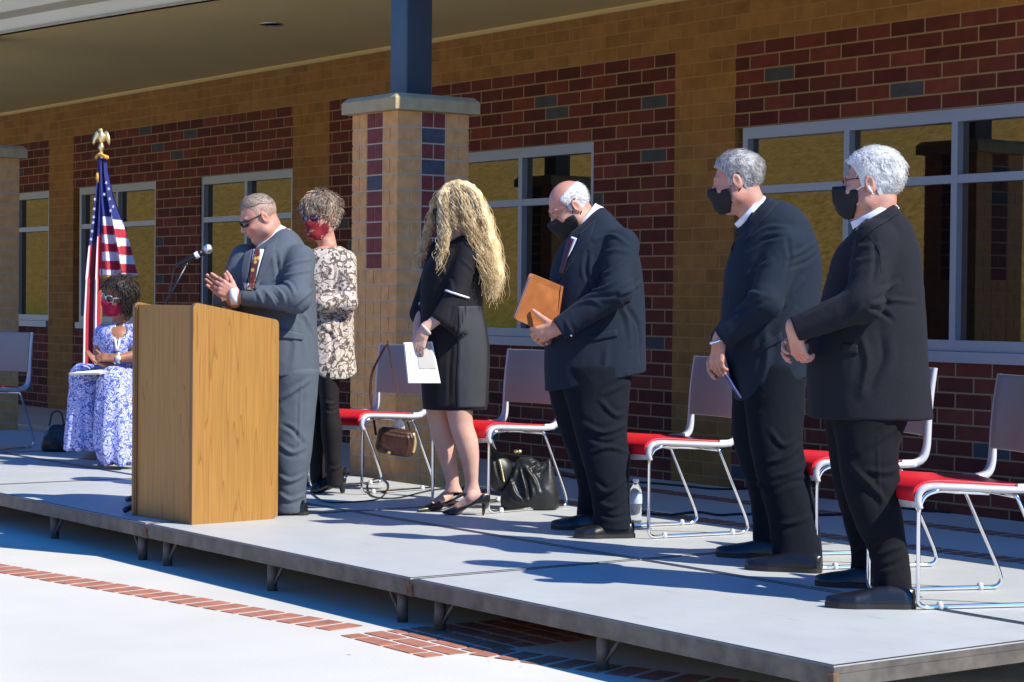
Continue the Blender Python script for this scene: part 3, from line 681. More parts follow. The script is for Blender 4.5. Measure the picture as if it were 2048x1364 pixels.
# ================================================================ flags
M['flag_blue'] = mat('flag_blue', (.012, .02, .16), .6, sheen=.3); M['flag_red'] = mat('flag_red', (.42, .012, .03), .6, sheen=.3); M['flag_white'] = mat('flag_white', (.66, .66, .78), .6, sheen=.3)
M['pole_wood'] = mat('varnished_pole', (.3, .14, .05), .3)
def flag(base, label):
    """draped flag with gold fringe on an indoor pole with an eagle; built in metres round its pole"""
    p = tag(empty('flag', base), label, 'flag'); H = 2.13
    MB().lathe([(.13, 0), (.13, .02), (.06, .05), (.03, .1), (.02, .14)], (0, 0, 0), 24).build('base', M['pole_wood'], p)
    MB().tube([(0, 0, .05), (0, 0, H)], .0125, 10).build('pole', M['pole_wood'], p)
    # frame of the drape: r = right as the camera sees it, v = depth
    r = Vector((.62, .785, 0)); v = Vector((-.785, .62, 0))
    k = 1/283.
    def px(x, y, d=0): return r*((x-200)*k) + v*d + Vector((0, 0, H+.02-(y-312)*k))
    cl = MB(); mats = [M['flag_blue'], M['flag_white'], M['flag_red'], M['gold_fringe']]
    ys = [322+2*i for i in range(122)]
    def flap(edge, folds, seed, colour, inner, ymax):
        rows = []; Y = [y for y in ys if y <= ymax]
        for y in Y:
            e = np.interp(y, [a for a, _ in edge], [b for _, b in edge]); row = []
            for j in range(25):
                s = j/24; x = inner(y)+(e-inner(y))*(s+.03*math.sin(s*6.28*folds)); amp = .012+.075*(y-322)/240
                row.append(px(x, y, amp*math.sin(s*math.pi*2*folds+seed+.4*math.sin(y*.02))*(.25+s)-.03*(1-s)))
            rows.append(row)
        cl.grid(rows, mf=lambda i, j: colour(Y[i], j/24))
    def c1(y, s):
        y2 = y-(9 if s > .72 else 0)-(2*math.sin(s*5))
        lim = 436
        if y2 < lim: return 0
        if y > 552: return 3
        return 1+int((y2-lim)//17.5) % 2
    flap([(322, 209), (350, 212), (400, 223), (440, 237), (500, 254), (565, 268)], 2.2, .6, c1, lambda y: 197, 561)
    def c2(y, s):
        if y < 470+30*s: return 0
        return 2 if (s*6.4) % 2 < 1.1 else 1
    flap([(322, 194), (380, 191), (420, 187), (460, 183), (500, 179), (560, 175)], 1.6, 2.1, c2, lambda y: 203, 564)
    # lower fall behind: vertical stripes
    rows = []; Y = [560+6*i for i in range(32)]
    for y in Y:
        row = []
        for j in range(25):
            s = j/24; x = 203+(np.interp(y, [560, 640, 746], [175, 171, 170])-203)*s
            row.append(px(x, y, .09*math.sin(s*10+2.1)*(.3+s*.7)-.02))
        rows.append(row)
    cl.grid(rows, mf=lambda i, j: 3 if i > 29 else (2 if ((j/24)*6.4) % 2 < 1.1 else 1))
    def star(x, y, d, s=4.2, tilt=0):
        c = px(x, y, d); vs = []
        for q in range(10):
            a = math.pi/2+q*math.pi/5+tilt; R_ = (s if q % 2 == 0 else s*.4)*k; vs.append(c+r*(R_*math.cos(a)*.8)+Vector((0, 0, R_*math.sin(a))))
        vs.append(c); cl.add(vs, [(q, (q+1) % 10, 10) for q in range(10)], 1)
    for x, y in ((224, 404), (231, 419), (226, 427), (222, 384), (213, 395), (217, 372)): star(x, y, -.1, tilt=x)
    for x, y in ((194, 424), (193, 440), (192, 451), (190, 468), (188, 484), (195, 405)): star(x, y, -.11, tilt=x)
    c = cl.build('cloth', mats, p)
    # gold cord and finial
    MB().tube(spline([px(190, 322, -.02), px(200, 314, -.035), px(212, 322, -.02), px(209, 318, .03), px(196, 316, .03)], 5), .011, 8).build('cord', M['gold_fringe'], p)
    MB().tube([px(196, 352, -.05), px(195.5, 362, -.055), px(197, 372, -.05)], [.008, .012, .005], 8).build('tassel', M['gold_fringe'], p)
    e = MB(); T = Vector((0, 0, H))
    e.lathe([(.013, 0), (.016, .01), (.01, .02), (.011, .045), (.018, .052), (.02, .066), (.013, .08), (.012, .09)], tuple(T), 14)
    def o(x, z, d=0): return T + r*x + v*d + Vector((0, 0, z))
    e.tube([o(.006, .085), o(.004, .11, -.004), o(.004, .14, -.008), o(.0, .165, -.004), o(-.003, .178, -.002)], [.008, .02, .024, .014, .009], 10)
    e.tube([o(.004, .174), o(-.006, .184), o(-.014, .186), o(-.022, .178)], [.01, .0125, .008, .001], 10)
    for s in (-1, 1):
        rows = []
        for i, (x, z) in enumerate([(.012, .165), (.03, .176), (.045, .166), (.055, .14), (.059, .115), (.058, .09)]):
            low = [(.012, .118), (.024, .112), (.034, .108), (.043, .098), (.05, .086), (.057, .078)][i]
            rows.append([o(.003+s*x, z, .01-.02*i/5), o(.003+s*(x+low[0])/2, (z+low[1])/2, -.004-.015*i/5), o(.003+s*low[0], low[1], .012-.02*i/5)])
        q = MB().grid(rows); w_ = q.build('eagle_wing', M['brass'], p); solid(w_, .008)
    e.tube([o(.004, .1), o(.01, .08, .02)], [.012, .004], 8)
    e.build('eagle_finial', M['brass'], p)
    return p
flag((-13.6, 6.275, STZ), 'national flag draped on an eagle topped pole behind the seated woman')
# ================================================================ people: heads, hands, clothes
from mathutils.bvhtree import BVHTree
EYE = Vector((0, 0, 1.34296))
def skin_mat(name, col, red):
    m = mat(name, col, .5, spec=.35); n = m.node_tree.nodes; l = m.node_tree.links; b = n['Principled BSDF']
    tc = n.new('ShaderNodeTexCoord'); t = n.new('ShaderNodeTexNoise'); t.inputs['Scale'].default_value = 16; t.inputs['Detail'].default_value = 6; l.new(tc.outputs['Object'], t.inputs['Vector'])
    r = n.new('ShaderNodeValToRGB'); r.color_ramp.elements[0].position = .35; r.color_ramp.elements[1].position = .68
    r.color_ramp.elements[0].color = (*col, 1); r.color_ramp.elements[1].color = (*red, 1); l.new(t.outputs['Fac'], r.inputs[0]); l.new(r.outputs[0], b.inputs['Base Color'])
    b.inputs['Subsurface Weight'].default_value = .12; b.inputs['Subsurface Radius'].default_value = (.012, .005, .003); b.inputs['Subsurface Scale'].default_value = .6
    t2 = n.new('ShaderNodeTexNoise'); t2.inputs['Scale'].default_value = 180; l.new(tc.outputs['Object'], t2.inputs['Vector'])
    bp = n.new('ShaderNodeBump'); bp.inputs['Strength'].default_value = .35; bp.inputs['Distance'].default_value = .003; l.new(t2.outputs['Fac'], bp.inputs['Height']); l.new(bp.outputs[0], b.inputs['Normal'])
    return m
M['skin'] = skin_mat('fair_skin', (.52, .285, .21), (.5, .195, .135))
M['skin_pale'] = skin_mat('pale_skin', (.58, .36, .29), (.57, .31, .24))
M['skin_brown'] = skin_mat('brown_skin', (.3, .14, .08), (.3, .12, .065))
M['lip'] = mat('lips', (.36, .12, .1), .45)
def suit_mat(name, col, r=.92):
    m = mat(name, col, r, spec=.1, noise=(900, .3), bump=(26, .25, .01), sheen=.03); return m
M['mask_black'] = mat('black_mask_cloth', (.008, .008, .01), .85, bump=(60, .3, .003))
M['shirt'] = mat('white_shirt', (.72, .74, .82), .7, bump=(30, .2, .004))
M['shoe'] = mat('black_leather', (.009, .009, .01), .28, spec=.6, bump=(35, .25, .003))
M['sole'] = mat('shoe_sole', (.018, .016, .015), .6)
M['lens_dark'] = mat('dark_lens', (.012, .012, .018), .06, spec=.9)
M['wire'] = mat('spectacle_wire', (.35, .3, .22), .25, metal=1)
def hair_mat(name, a, b_, sc_=130, st=(1, 1, .25)):
    m = mat(name, a, .5, spec=.4); n = m.node_tree.nodes; l = m.node_tree.links; b = n['Principled BSDF']
    tc = n.new('ShaderNodeTexCoord'); mp = n.new('ShaderNodeMapping'); mp.inputs['Scale'].default_value = st; l.new(tc.outputs['Object'], mp.inputs[0])
    t = n.new('ShaderNodeTexNoise'); t.inputs['Scale'].default_value = sc_; t.inputs['Detail'].default_value = 4; l.new(mp.outputs[0], t.inputs['Vector'])
    t2 = n.new('ShaderNodeTexNoise'); t2.inputs['Scale'].default_value = 22; l.new(tc.outputs['Object'], t2.inputs['Vector'])
    ad = n.new('ShaderNodeMath'); ad.operation = 'ADD'; l.new(t.outputs['Fac'], ad.inputs[0]); l.new(t2.outputs['Fac'], ad.inputs[1])
    hv = n.new('ShaderNodeMath'); hv.operation = 'MULTIPLY'; hv.inputs[1].default_value = .5; l.new(ad.outputs[0], hv.inputs[0])
    r = n.new('ShaderNodeValToRGB'); r.color_ramp.elements[0].position = .4; r.color_ramp.elements[1].position = .62
    r.color_ramp.elements[0].color = (*a, 1); r.color_ramp.elements[1].color = (*b_, 1); l.new(hv.outputs[0], r.inputs[0]); l.new(r.outputs[0], b.inputs['Base Color'])
    bp = n.new('ShaderNodeBump'); bp.inputs['Strength'].default_value = .7; bp.inputs['Distance'].default_value = .006; l.new(t.outputs['Fac'], bp.inputs['Height']); l.new(bp.outputs[0], b.inputs['Normal'])
    return m
def face_dir(alpha, pitch=0, roll=0):
    """frame (forward, left, up) of a head seen in profile looking to the picture's left; alpha turns it to the camera"""
    a = R(alpha); f = -R0*math.cos(a)-V0*math.sin(a); f = f/np.linalg.norm(f); l = np.cross(UP, f)
    p = R(pitch); f2 = f*math.cos(p)-UP*math.sin(p); u2 = UP*math.cos(p)+f*math.sin(p)
    r = R(roll); l3 = l*math.cos(r)+u2*math.sin(r); u3 = u2*math.cos(r)-l*math.sin(r)
    return np.stack([f2, l3, u3], 1).astype(np.float32)
class Head:
    """canonical head: x forward, y left, z up, metres; origin between the ears' height and the brow"""
    def __init__(s, pos, frame, scale=1., neck=None, neck_r=(.058, .066), fat=0., nose=1., hollow=True):
        s.p = A3(*pos); s.F = frame; s.s = scale; s.fat = fat; s.nose = nose
        s.neck = None if neck is None else s.inv(np.array([neck], np.float32))[0]; s.nr = neck_r
    def inv(s, P): return ((P-s.p) @ s.F)/s.s
    def w(s, P): return (np.asarray(P, np.float32)*s.s) @ s.F.T + s.p
    def skull(s, P):
        d = f_ell(P, (-.014, 0, .032), (.094, .075, .086))
        d = smin(d, f_ell(P, (.028, 0, -.035), (.064, .06+.012*s.fat, .08)), .045)
        for y in (-1, 1): d = smin(d, f_ell(P, (.012, y*(.042+.012*s.fat), -.062), (.032, .026+.008*s.fat, .034)), .03)
        d = smin(d, f_ell(P, (.066, 0, -.097), (.022, .024, .019)), .024)
        if s.fat: d = smin(d, f_ell(P, (.03, 0, -.112), (.045, .045, .022*s.fat+.004)), .03)
        return d
    def skin(s, P):
        d = s.skull(P)
        d = smin(d, f_ell(P, (.078, 0, .031), (.016, .046, .009)), .014)
        for y in (-1, 1):
            d = smax(d, -f_ell(P, (.1, y*.031, .01), (.02, .019, .014)), .014)
            d = smin(d, f_ell(P, (.074, y*.031, .009), (.0155, .0155, .011)), .005)
            d = smin(d, f_ell(P, (.066, y*.042, -.026), (.024, .02, .018)), .02)
        k = s.nose
        d = smin(d, f_cone(P, (.088, 0, .016), (.088+.021*k, 0, -.024), .0075, .0125), .012)
        for y in (-1, 1): d = smin(d, f_ell(P, (.094, y*.0125, -.029), (.012, .0075, .008)), .006)
        d = smin(d, f_ell(P, (.089, 0, -.055), (.009, .022, .0055)), .006); d = smin(d, f_ell(P, (.087, 0, -.066), (.009, .019, .0065)), .006)
        d = smax(d, -f_ell(P, (.098, 0, -.0605), (.008, .021, .0016)), .004)
        for y in (-1, 1):
            e = f_ell(P, (-.008, y*.084, -.002), (.021, .0095, .034), Euler((0, R(12), y*R(-24))).to_matrix() and np.array(Euler((0, R(12), y*R(24))).to_matrix(), np.float32))
            e = smax(e, -f_ell(P, (-.003, y*.094, .0), (.0115, .007, .02)), .006)
            e = smin(e, f_ell(P, (.0, y*.081, -.031), (.008, .006, .009)), .008)
            d = smin(d, e, .006)
        if s.neck is not None:
            d = smin(d, f_cone(P, (-.03, 0, -.06), s.neck, s.nr[0], s.nr[1]), .03)
        return d
    def mesh(s, h=.0042):
        lo = A3(-.13, -.105, -.135); hi = A3(.135, .105, .135)
        if s.neck is not None: lo = np.minimum(lo, s.neck-.085); hi = np.maximum(hi, s.neck+.085)
        V, Q = implicit(s.skin, lo, hi, h); return s.w(V), Q
    def shell(s, region, t, h=.005, disp=None, base=None, lo=(-.14, -.115, -.15), hi=(.14, .115, .165)):
        base = base or s.skull
        V, Q = implicit(lambda P: smax(base(P)-(t(P) if callable(t) else t), region(P), .006), lo, hi, h, disp); return V, Q
def hair_short(H, name, m, parent, line, top=None, t=.014, tuft=.006, freq=38, strands=350, slen=.035, flow=(-1, 0, -.25), lift=.25, extra=None, sw=.0011, seed=1, side=None):
    """short hair as a displaced shell with loose strands on it; line: hairline z over x, top: upper limit (balding)"""
    xs, zs = zip(*line)
    def reg(P):
        d = np.interp(P[:, 0], xs, zs)-P[:, 2]
        if top is not None: d = np.maximum(d, P[:, 2]-np.interp(P[:, 0], *zip(*top)))
        return d*.8
    tt = (lambda P: t(P)) if callable(t) else t
    V, Q = H.shell(reg, tt, .0045, lambda V, N: tuft*fbm(V*freq*np.array([.6, 1, 1])+seed*7, 2), base=extra)
    rng = np.random.default_rng(seed); N = grad(lambda P: H.skull(P), V)
    ok = np.where(reg(V) < -.004)[0]; idx = rng.choice(ok, min(strands, len(ok)), replace=False)
    b = MB(); fl = np.array(flow, np.float32)
    for i in idx:
        p = V[i]; n = N[i]; f = fl+rng.normal(size=3)*.35; tan = f-n*(f @ n); tan /= np.linalg.norm(tan)+1e-6
        L = slen*(.6+.8*rng.random()); pts = [p-n*.003, p+tan*L*.35+n*L*lift*.7, p+tan*L*.7+n*L*lift*.9, p+tan*L+n*L*lift*.5]
        b.tube([tuple(q) for q in H.w(np.array(pts))], [sw*H.s*1.3, sw*H.s*1.2, sw*H.s, sw*.3], 3, cap=False)
    k = len(b.v); me = None
    o = surf(name, [(H.w(V), Q)], m, parent)
    bm = bmesh.new(); bm.from_mesh(o.data); tmp = b.mesh('tmp'); bm.from_mesh(tmp); bm.to_mesh(o.data); bm.free(); bpy.data.meshes.remove(tmp)
    return o
def face_mask(H, m, parent, loops=None, bulge=.012, top=-.006, side=.018, bottom=-.125, loopmat=None, tent=1., edge_low=-.088):
    def base(P): 
        d = smin(H.skull(P), f_ell(P, (.07, 0, -.028), (.045+bulge*tent, .034, .04)), .03)
        return smin(d, f_ell(P, (.06, 0, -.085), (.045+bulge*.4, .036, .03)), .03)
    def reg(P):
        x, y, z = P[:, 0], np.abs(P[:, 1]), P[:, 2]
        a = z-(top-.3*np.maximum(0, y-.012)+.0*x)
        b = (side-.0*z)+.35*np.maximum(0, -.06-z)-x
        c = (bottom)-z
        return np.maximum(np.maximum(a, b), c)*.9
    V, Q = H.shell(reg, .0075, .0042, lambda V, N: .0012*fbm(V*70, 2), base=base)
    o = surf('face_mask', [(H.w(V), Q)], m, parent)
    for y in (-1, 1):
        up = [(side+.004, y*.073, top-.02), (.012, y*.08, .0), (-.008, y*.0855, .03), (-.022, y*.084, .028)]
        dn = [(side+.008, y*.07, edge_low), (.002, y*.079, -.05), (-.016, y*.084, -.036)]
        for q in (up, dn):
            MB().tube(spline(H.w(np.array(q)).tolist(), 4), .0026*H.s, 6).build('ear_loop', loopmat or m, o)
    return o
def glasses(H, parent, frame_m, lens_m=None, w=.028, h=.017, wire=.0013, wrap=0, round_=2.6, z0=.008, x0=.1, thick_top=0):
    g = None
    b = MB()
    for y in (-1, 1):
        ring = []
        for k in range(20):
            a = 2*math.pi*k/20; ca, sa = math.cos(a), math.sin(a)
            yy = y*(.033+wrap*.004)+w*abs(ca)**(2/round_)*(1 if ca > 0 else -1); zz = z0+h*abs(sa)**(2/round_)*(1 if sa > 0 else -1)
            ring.append((x0-(.35+wrap)*max(0, abs(yy)-.012)-.012*(zz-z0)/h*.0, yy, zz))
        W_ = H.w(np.array(ring)).tolist(); b.tube(W_, wire*H.s, 6, closed=True)
        if lens_m:
            l = MB(); c = tuple(np.mean(W_, 0)); l.add(W_+[c], [(k, (k+1) % 20, 20) for k in range(20)], 0, True); lo = l.build('lens', lens_m, parent); solid(lo, .002); g = g or lo
        oy = y*(.033+wrap*.004+w)
        b.tube(H.w(np.array([(x0-(.35+wrap)*(abs(oy)-.012), oy, z0+h*.45), (.05, y*.078, z0+.012), (.0, y*.083, .018), (-.02, y*.083, .005)])).tolist(), [wire*1.6*H.s]*4, 6)
    b.tube(H.w(np.array([(x0+.002, -.008, z0+h*.3), (x0+.006, 0, z0+h*.45), (x0+.002, .008, z0+h*.3)])).tolist(), wire*1.2*H.s, 6)
    return b.build('glasses', frame_m, parent)
def hand_mesh(wrist, fdir, back, curls=(25, 30, 20), spread=.0, side=1, thumb=(35, 20), s=1., h=.0033, forearm=None, per=None, fore_r=(.03, .027)):
    """side=+1: thumb on the +y of frame(f, y, back).  curls in degrees per joint (positive closes towards the palm)"""
    f = Vector(fdir).normalized(); z = Vector(back); z = (z-f*z.dot(f)).normalized(); y = z.cross(f)*side
    Fm = np.array([f, y, z], np.float32).T; p = A3(*wrist)
    L = (.07, .079, .073, .056); ys = (.031, .0105, -.0105, -.03); bx = (.088, .092, .088, .08)
    segs = []
    for i in range(4):
        c = per[i] if per else curls; q = Vector((bx[i], ys[i], 0)); segs.append(((.008, ys[i]*.55, -.002), tuple(q), .0135, .0112, 0))
        a = 0; sp = spread*(1.5-i)
        for j, (fr, cu) in enumerate(zip((.45, .31, .24), c)):
            a += R(cu); nq = q+Vector((math.cos(a)*math.cos(sp), math.sin(sp), -math.sin(a)))*L[i]*fr
            segs.append((tuple(q), tuple(nq), (.0098, .0088, .0080)[j]*(1-.06*(i == 3)), (.0088, .0080, .0070)[j], 1+i)); q = nq
    t0 = Vector((.02, .022, -.006)); ta, tb = R(thumb[0]), R(thumb[1])
    t1 = t0+Vector((math.cos(ta), math.sin(ta), -.25)).normalized()*.043; t2 = t1+Vector((math.cos(ta-tb*.5), math.sin(ta-tb*.5), -.3)).normalized()*.034; t3 = t2+Vector((math.cos(ta-tb), math.sin(ta-tb), -.2)).normalized()*.028
    ths = [(t0, t1, .0155, .0125), (t1, t2, .0118, .0105), (t2, t3, .0103, .0082)]
    fa = None if forearm is None else ((A3(*forearm)-p) @ Fm)/s
    def fn(P):
        d = f_box(P, (.045, 0, 0), (.042, .034, .011), .011)
        d = smin(d, f_cone(P, (-.03, 0, 0), (.02, 0, 0), fore_r[1]*.92, .026), .02)
        if fa is not None: d = smin(d, f_cone(P, (-.01, 0, 0), fa, fore_r[1], fore_r[0]), .015)
        for a, b, ra, rb, g in segs: 
            if g == 0: d = smin(d, f_cone(P, a, b, ra, rb), .008)
        fd = None
        for g in range(1, 5):
            e = None
            for a, b, ra, rb, gg in segs:
                if gg == g: c = f_cone(P, a, b, ra, rb); e = c if e is None else smin(e, c, .003)
            d = smin(d, e, .0035)
        e = None
        for a, b, ra, rb in ths: c = f_cone(P, a, b, ra, rb); e = c if e is None else smin(e, c, .005)
        return smin(d, e, .008)
    pts = [q for a, b, *_ in segs for q in (a, b)]+[tuple(t0), tuple(t3), (-.045, 0, 0)]
    if fa is not None: pts.append(tuple(fa))
    lo, hi = bounds(pts, .036)
    V, Q = implicit(fn, lo, hi, h)
    return (V*s) @ Fm.T + p, Q
def shoe(parent, heel, toe, width=.1, h=.105, m=None, name='shoe'):
    """leather shoe from the back of the heel to the toe tip, standing on the stage"""
    heel = A3(*heel); toe = A3(*toe); heel[2] = toe[2] = STZ; d = toe-heel; L = float(np.linalg.norm(d)); f = d/L; l = np.cross(UP, f); s = L/.31
    F = np.stack([f, l, UP], 1); hw = width/2
    def outline(x):   # half width over x in 0..1
        return np.interp(x, [0, .04, .12, .3, .5, .68, .85, .95, 1], [.25, .55, .72, .74, .78, 1, .86, .55, .15])*hw
    def fn(P):
        x = P[:, 0]/L; hw_ = outline(x); 
        top = np.interp(x, [-.05, 0, .08, .3, .45, .6, .8, .95, 1.05], [.05, .06, .066, .07, .064, .053, .042, .032, .02])*h/.1
        r = np.sqrt((P[:, 1]/np.maximum(hw_, .004))**2+(np.maximum(P[:, 2]-.012, 0)/np.maximum(top, .01))**2)
        d = (r-1)*np.minimum(hw_, top)
        d = np.maximum(d, np.maximum(-P[:, 0], P[:, 0]-L)); d = smax(d, .016-P[:, 2], .004)
        return d
    V, Q = implicit(fn, A3(-.02, -hw-.02, -.01), A3(L+.02, hw+.02, .17), .0055)
    u = surf(name, [(V @ F.T+heel, Q)], m or M['shoe'], parent)
    xs = np.linspace(0, 1, 22); b = MB(); up = [(x*L*1.012-.003, outline(x)*1.05+.002) for x in xs]
    poly = up+[(x, -y) for x, y in up[::-1]]
    P3 = [tuple(heel+f*x+l*y) for x, y in poly]; b.prism([(q[0], q[1]) for q in P3], STZ+.001, STZ+.02); b.build('sole', M['sole'], u)
    hp = [(x, y) for x, y in up if x < L*.3]; poly = hp+[(x, -y) for x, y in hp[::-1]]
    return u
def apply_folds(V, Q, folds):
    """press creases (negative) and raise folds (positive) along lines cast from the camera on the cloth"""
    if not folds: return V
    T = BVHTree.FromPolygons([Vector(v) for v in V.tolist()], [tuple(q) for q in Q.tolist()]); N = None
    me = np_mesh('tmp', V, Q); n = np.zeros(len(me.vertices)*3, np.float32); me.vertices.foreach_get('normal', n); N = n.reshape(-1, 3); bpy.data.meshes.remove(me)
    out = np.zeros(len(V), np.float32)
    for pts, A, wd in folds:
        hit = []
        for p in spline(pts, 4) if len(pts) > 2 else [Vector(p) for p in pts]:
            d = (Vector(p)-EYE).normalized(); r = T.ray_cast(EYE, d)
            if r[0] is not None: hit.append(np.array(r[0], np.float32))
        if len(hit) < 2: continue
        D = np.full(len(V), 9, np.float32); hl = np.array(hit); n_ = len(hit); TT = np.zeros(len(V), np.float32)
        near = np.where(((V > hl.min(0)-4*wd) & (V < hl.max(0)+4*wd)).all(1))[0]
        for i in range(n_-1):
            ab = hl[i+1]-hl[i]; t = np.clip(((V[near]-hl[i]) @ ab)/max(1e-9, ab @ ab), 0, 1); dd = np.linalg.norm(V[near]-hl[i]-t[:, None]*ab, axis=1)
            k = dd < D[near]; D[near[k]] = dd[k]; TT[near[k]] = (i+t[k])/(n_-1)
        wd = wd*.82; fall = 1.25*np.sin(np.clip(TT, .06, .94)*math.pi)**.6
        out += A*fall*(np.exp(-(D/(wd*.85))**1.5)-.45*np.exp(-((D-1.9*wd)/(wd*1.1))**2))
    return V+N*out[:, None]
class Cloth:
    """implicit garment whose surface can take folds and stuck-on details"""
    def __init__(s, name, fn, lo, hi, h, m, parent, folds=(), wr=.0025, wf=9, wst=(1, 1, .6), seed=0):
        V, Q = implicit(fn, lo, hi, h, lambda V, N: wr*(.6-1.7*np.abs(fbm(V*wf*np.array(wst, np.float32)+seed*3.7, 2))))
        V = apply_folds(V, Q, folds); s.o = surf(name, [(V, Q)], m, parent)
        s.T = BVHTree.FromPolygons([Vector(v) for v in V.tolist()], [tuple(q) for q in Q.tolist()])
    def cast(s, p, off=.003):
        d = (Vector(p)-EYE).normalized(); r = s.T.ray_cast(EYE, d)
        if r[0] is None: return None
        return r[0]+r[1]*off
    def near(s, p, off=.003):
        r = s.T.find_nearest(Vector(p)); return r[0]+r[1]*off
    def patch(s, name, left, right, m, off=.004, th=.002, n=8, rows=14, parent=None):
        """cloth piece lying on the garment between two edge lines"""
        A = spline(left, rows) if len(left) > 2 else [Vector(left[0]).lerp(Vector(left[1]), k/rows) for k in range(rows+1)]
        B = spline(right, rows) if len(right) > 2 else [Vector(right[0]).lerp(Vector(right[1]), k/rows) for k in range(rows+1)]
        k = min(len(A), len(B)); A = [A[int(i*(len(A)-1)/(k-1))] for i in range(k)]; B = [B[int(i*(len(B)-1)/(k-1))] for i in range(k)]
        rws = []
        for a, b in zip(A, B):
            row = []
            for j in range(n+1):
                q = a.lerp(b, j/n); c = s.cast(q, off); row.append(c if c is not None else s.near(q, off))
            rws.append(row)
        g = MB(); g.grid(rws); o = g.build(name, m, parent or s.o); solid(o, th, 0); return o
    def line(s, name, pts, m, r=.002, off=.001, parent=None):
        P = [s.cast(p, off) for p in (spline(pts, 4) if len(pts) > 2 else pts)]; P = [p for p in P if p is not None]
        return MB().tube(P, r, 6).build(name, m, parent or s.o) if len(P) > 1 else None
def plane_cut(a, b, depth=V0):
    """half-space above the sloping line a-b seen along depth"""
    a = A3(*a); b = A3(*b); n = np.cross(b-a, depth); n /= np.linalg.norm(n); n = n if n[2] > 0 else -n
    return lambda P: -((P-a) @ n)
def collar(parent, nape, front, lat=.068, h=.042, m=None, name='shirt_collar', flare=.008, down=None, lat_dir=V0, open_=.0):
    a = Vector(nape); b = Vector(front); c = (a+b)/2; u = (a-b)/2; v = Vector(lat_dir.tolist())*lat
    ax = u.normalized().cross(v.normalized()); ax = ax if ax.z > 0 else -ax
    rows = []
    for k, (f, z) in enumerate(((1.0, 0), (1.03, -.001), (1.05+flare, -h*.6), (1.1+flare*3, -h*1.2))):
        rows.append([c+(u*math.cos(t)+v*math.sin(t))*f+ax*z for t in np.linspace(0, 2*math.pi, 32, endpoint=False)])
    o = MB().grid(rows, closed=True).build(name, m or M['shirt'], parent); solid(o, .004, 1); return o
def body_core(torso, arms, legs, h=.016, slim=.028):
    """the body under the clothes, one skin"""
    def fn(P):
        d = f_stack(P, [(x, y, z, max(.03, a-slim), max(.03, b-slim)) for x, y, z, a, b in torso], 2.2)
        for pts, rs in arms+legs: d = smin(d, f_chain(P, pts, rs, .01), .03)
        return d
    pts = [q[:3] for q in torso]+[p for a, _ in arms+legs for p in a]
    lo, hi = bounds(pts, .28); return implicit(fn, lo, hi, h)
def stackpad(secs): 
    s = np.array(secs); r = max(s[:, 3].max(), s[:, 4].max())+.03; lo = s[:, :3].min(0); hi = s[:, :3].max(0); return lo-A3(r, r, .02), hi+A3(r, r, .04)
def suit_man(label, D_head, torso, arms, cut, legs, shoes, col, hands, seed, jf=(), tf=(), jh=.0075, skin='skin', belly=None, neck_ring=None, hem_round=.01, trouser_col=None):
    """returns person (skin mesh), jacket Cloth, trousers Cloth"""
    H = D_head
    parts = [H.mesh()]
    hd = [hand_mesh(**k) for k in hands]
    core = body_core(torso[:-1], [(a[0], [r*.55 for r in a[1]]) for a in arms], [([q[:3] for q in l], [min(q[3], q[4])*.6 for q in l]) for l in legs])
    p = surf('person', parts+hd+[core], M[skin], None); tag(p, label, 'person', None)
    jm = suit_mat('suit_cloth', col); tm = jm if trouser_col is None else suit_mat('trouser_cloth', trouser_col)
    def jfn(P):
        d = f_stack(P, torso, 2.35, round_top=.05, round_bot=.004)
        if belly is not None: d = smin(d, f_ell(P, *belly), .05)
        if cut is not None: d = smax(d, cut(P), .006)
        for pts, rs in arms:
            e = f_chain(P, pts, rs, .03)
            ax = A3(*pts[-1])-A3(*pts[-2]); ax /= np.linalg.norm(ax); e = smax(e, (P-A3(*pts[-1])) @ ax-.004, .006)
            d = smin(d, e, .022)
        if neck_ring is not None:
            c, u, v = neck_ring; ring = [c+u*math.cos(t)+v*math.sin(t) for t in np.linspace(0, 2*math.pi, 14)]
            d = smin(d, f_chain(P, ring, [.013]*14), .02)
        return d
    lo, hi = bounds([q[:3] for q in torso]+[q for a, _ in arms for q in a], .1); r = max(q[3] for q in torso); lo -= A3(.2, .2, .03); hi += A3(.2, .2, .06)
    J = Cloth('jacket', jfn, lo, hi, jh, jm, p, jf, .0035, 7, seed=seed)
    def tfn(P):
        d = None
        for l in legs:
            e = f_stack(P, l, 2.1, round_top=.03, round_bot=.004); d = e if d is None else smin(d, e, .015)
        return d
    lo, hi = stackpad([q for l in legs for q in l]); z0 = min(q[2] for l in legs for q in l)
    T = Cloth('trousers', tfn, lo, hi, jh, tm, p, tf, .004, 8, (1, 1, .8), seed+5)
    for a, b in shoes: shoe(p, a, b)
    return p, J, T
def vneg(a, k): return tuple(np.array(a)*k)
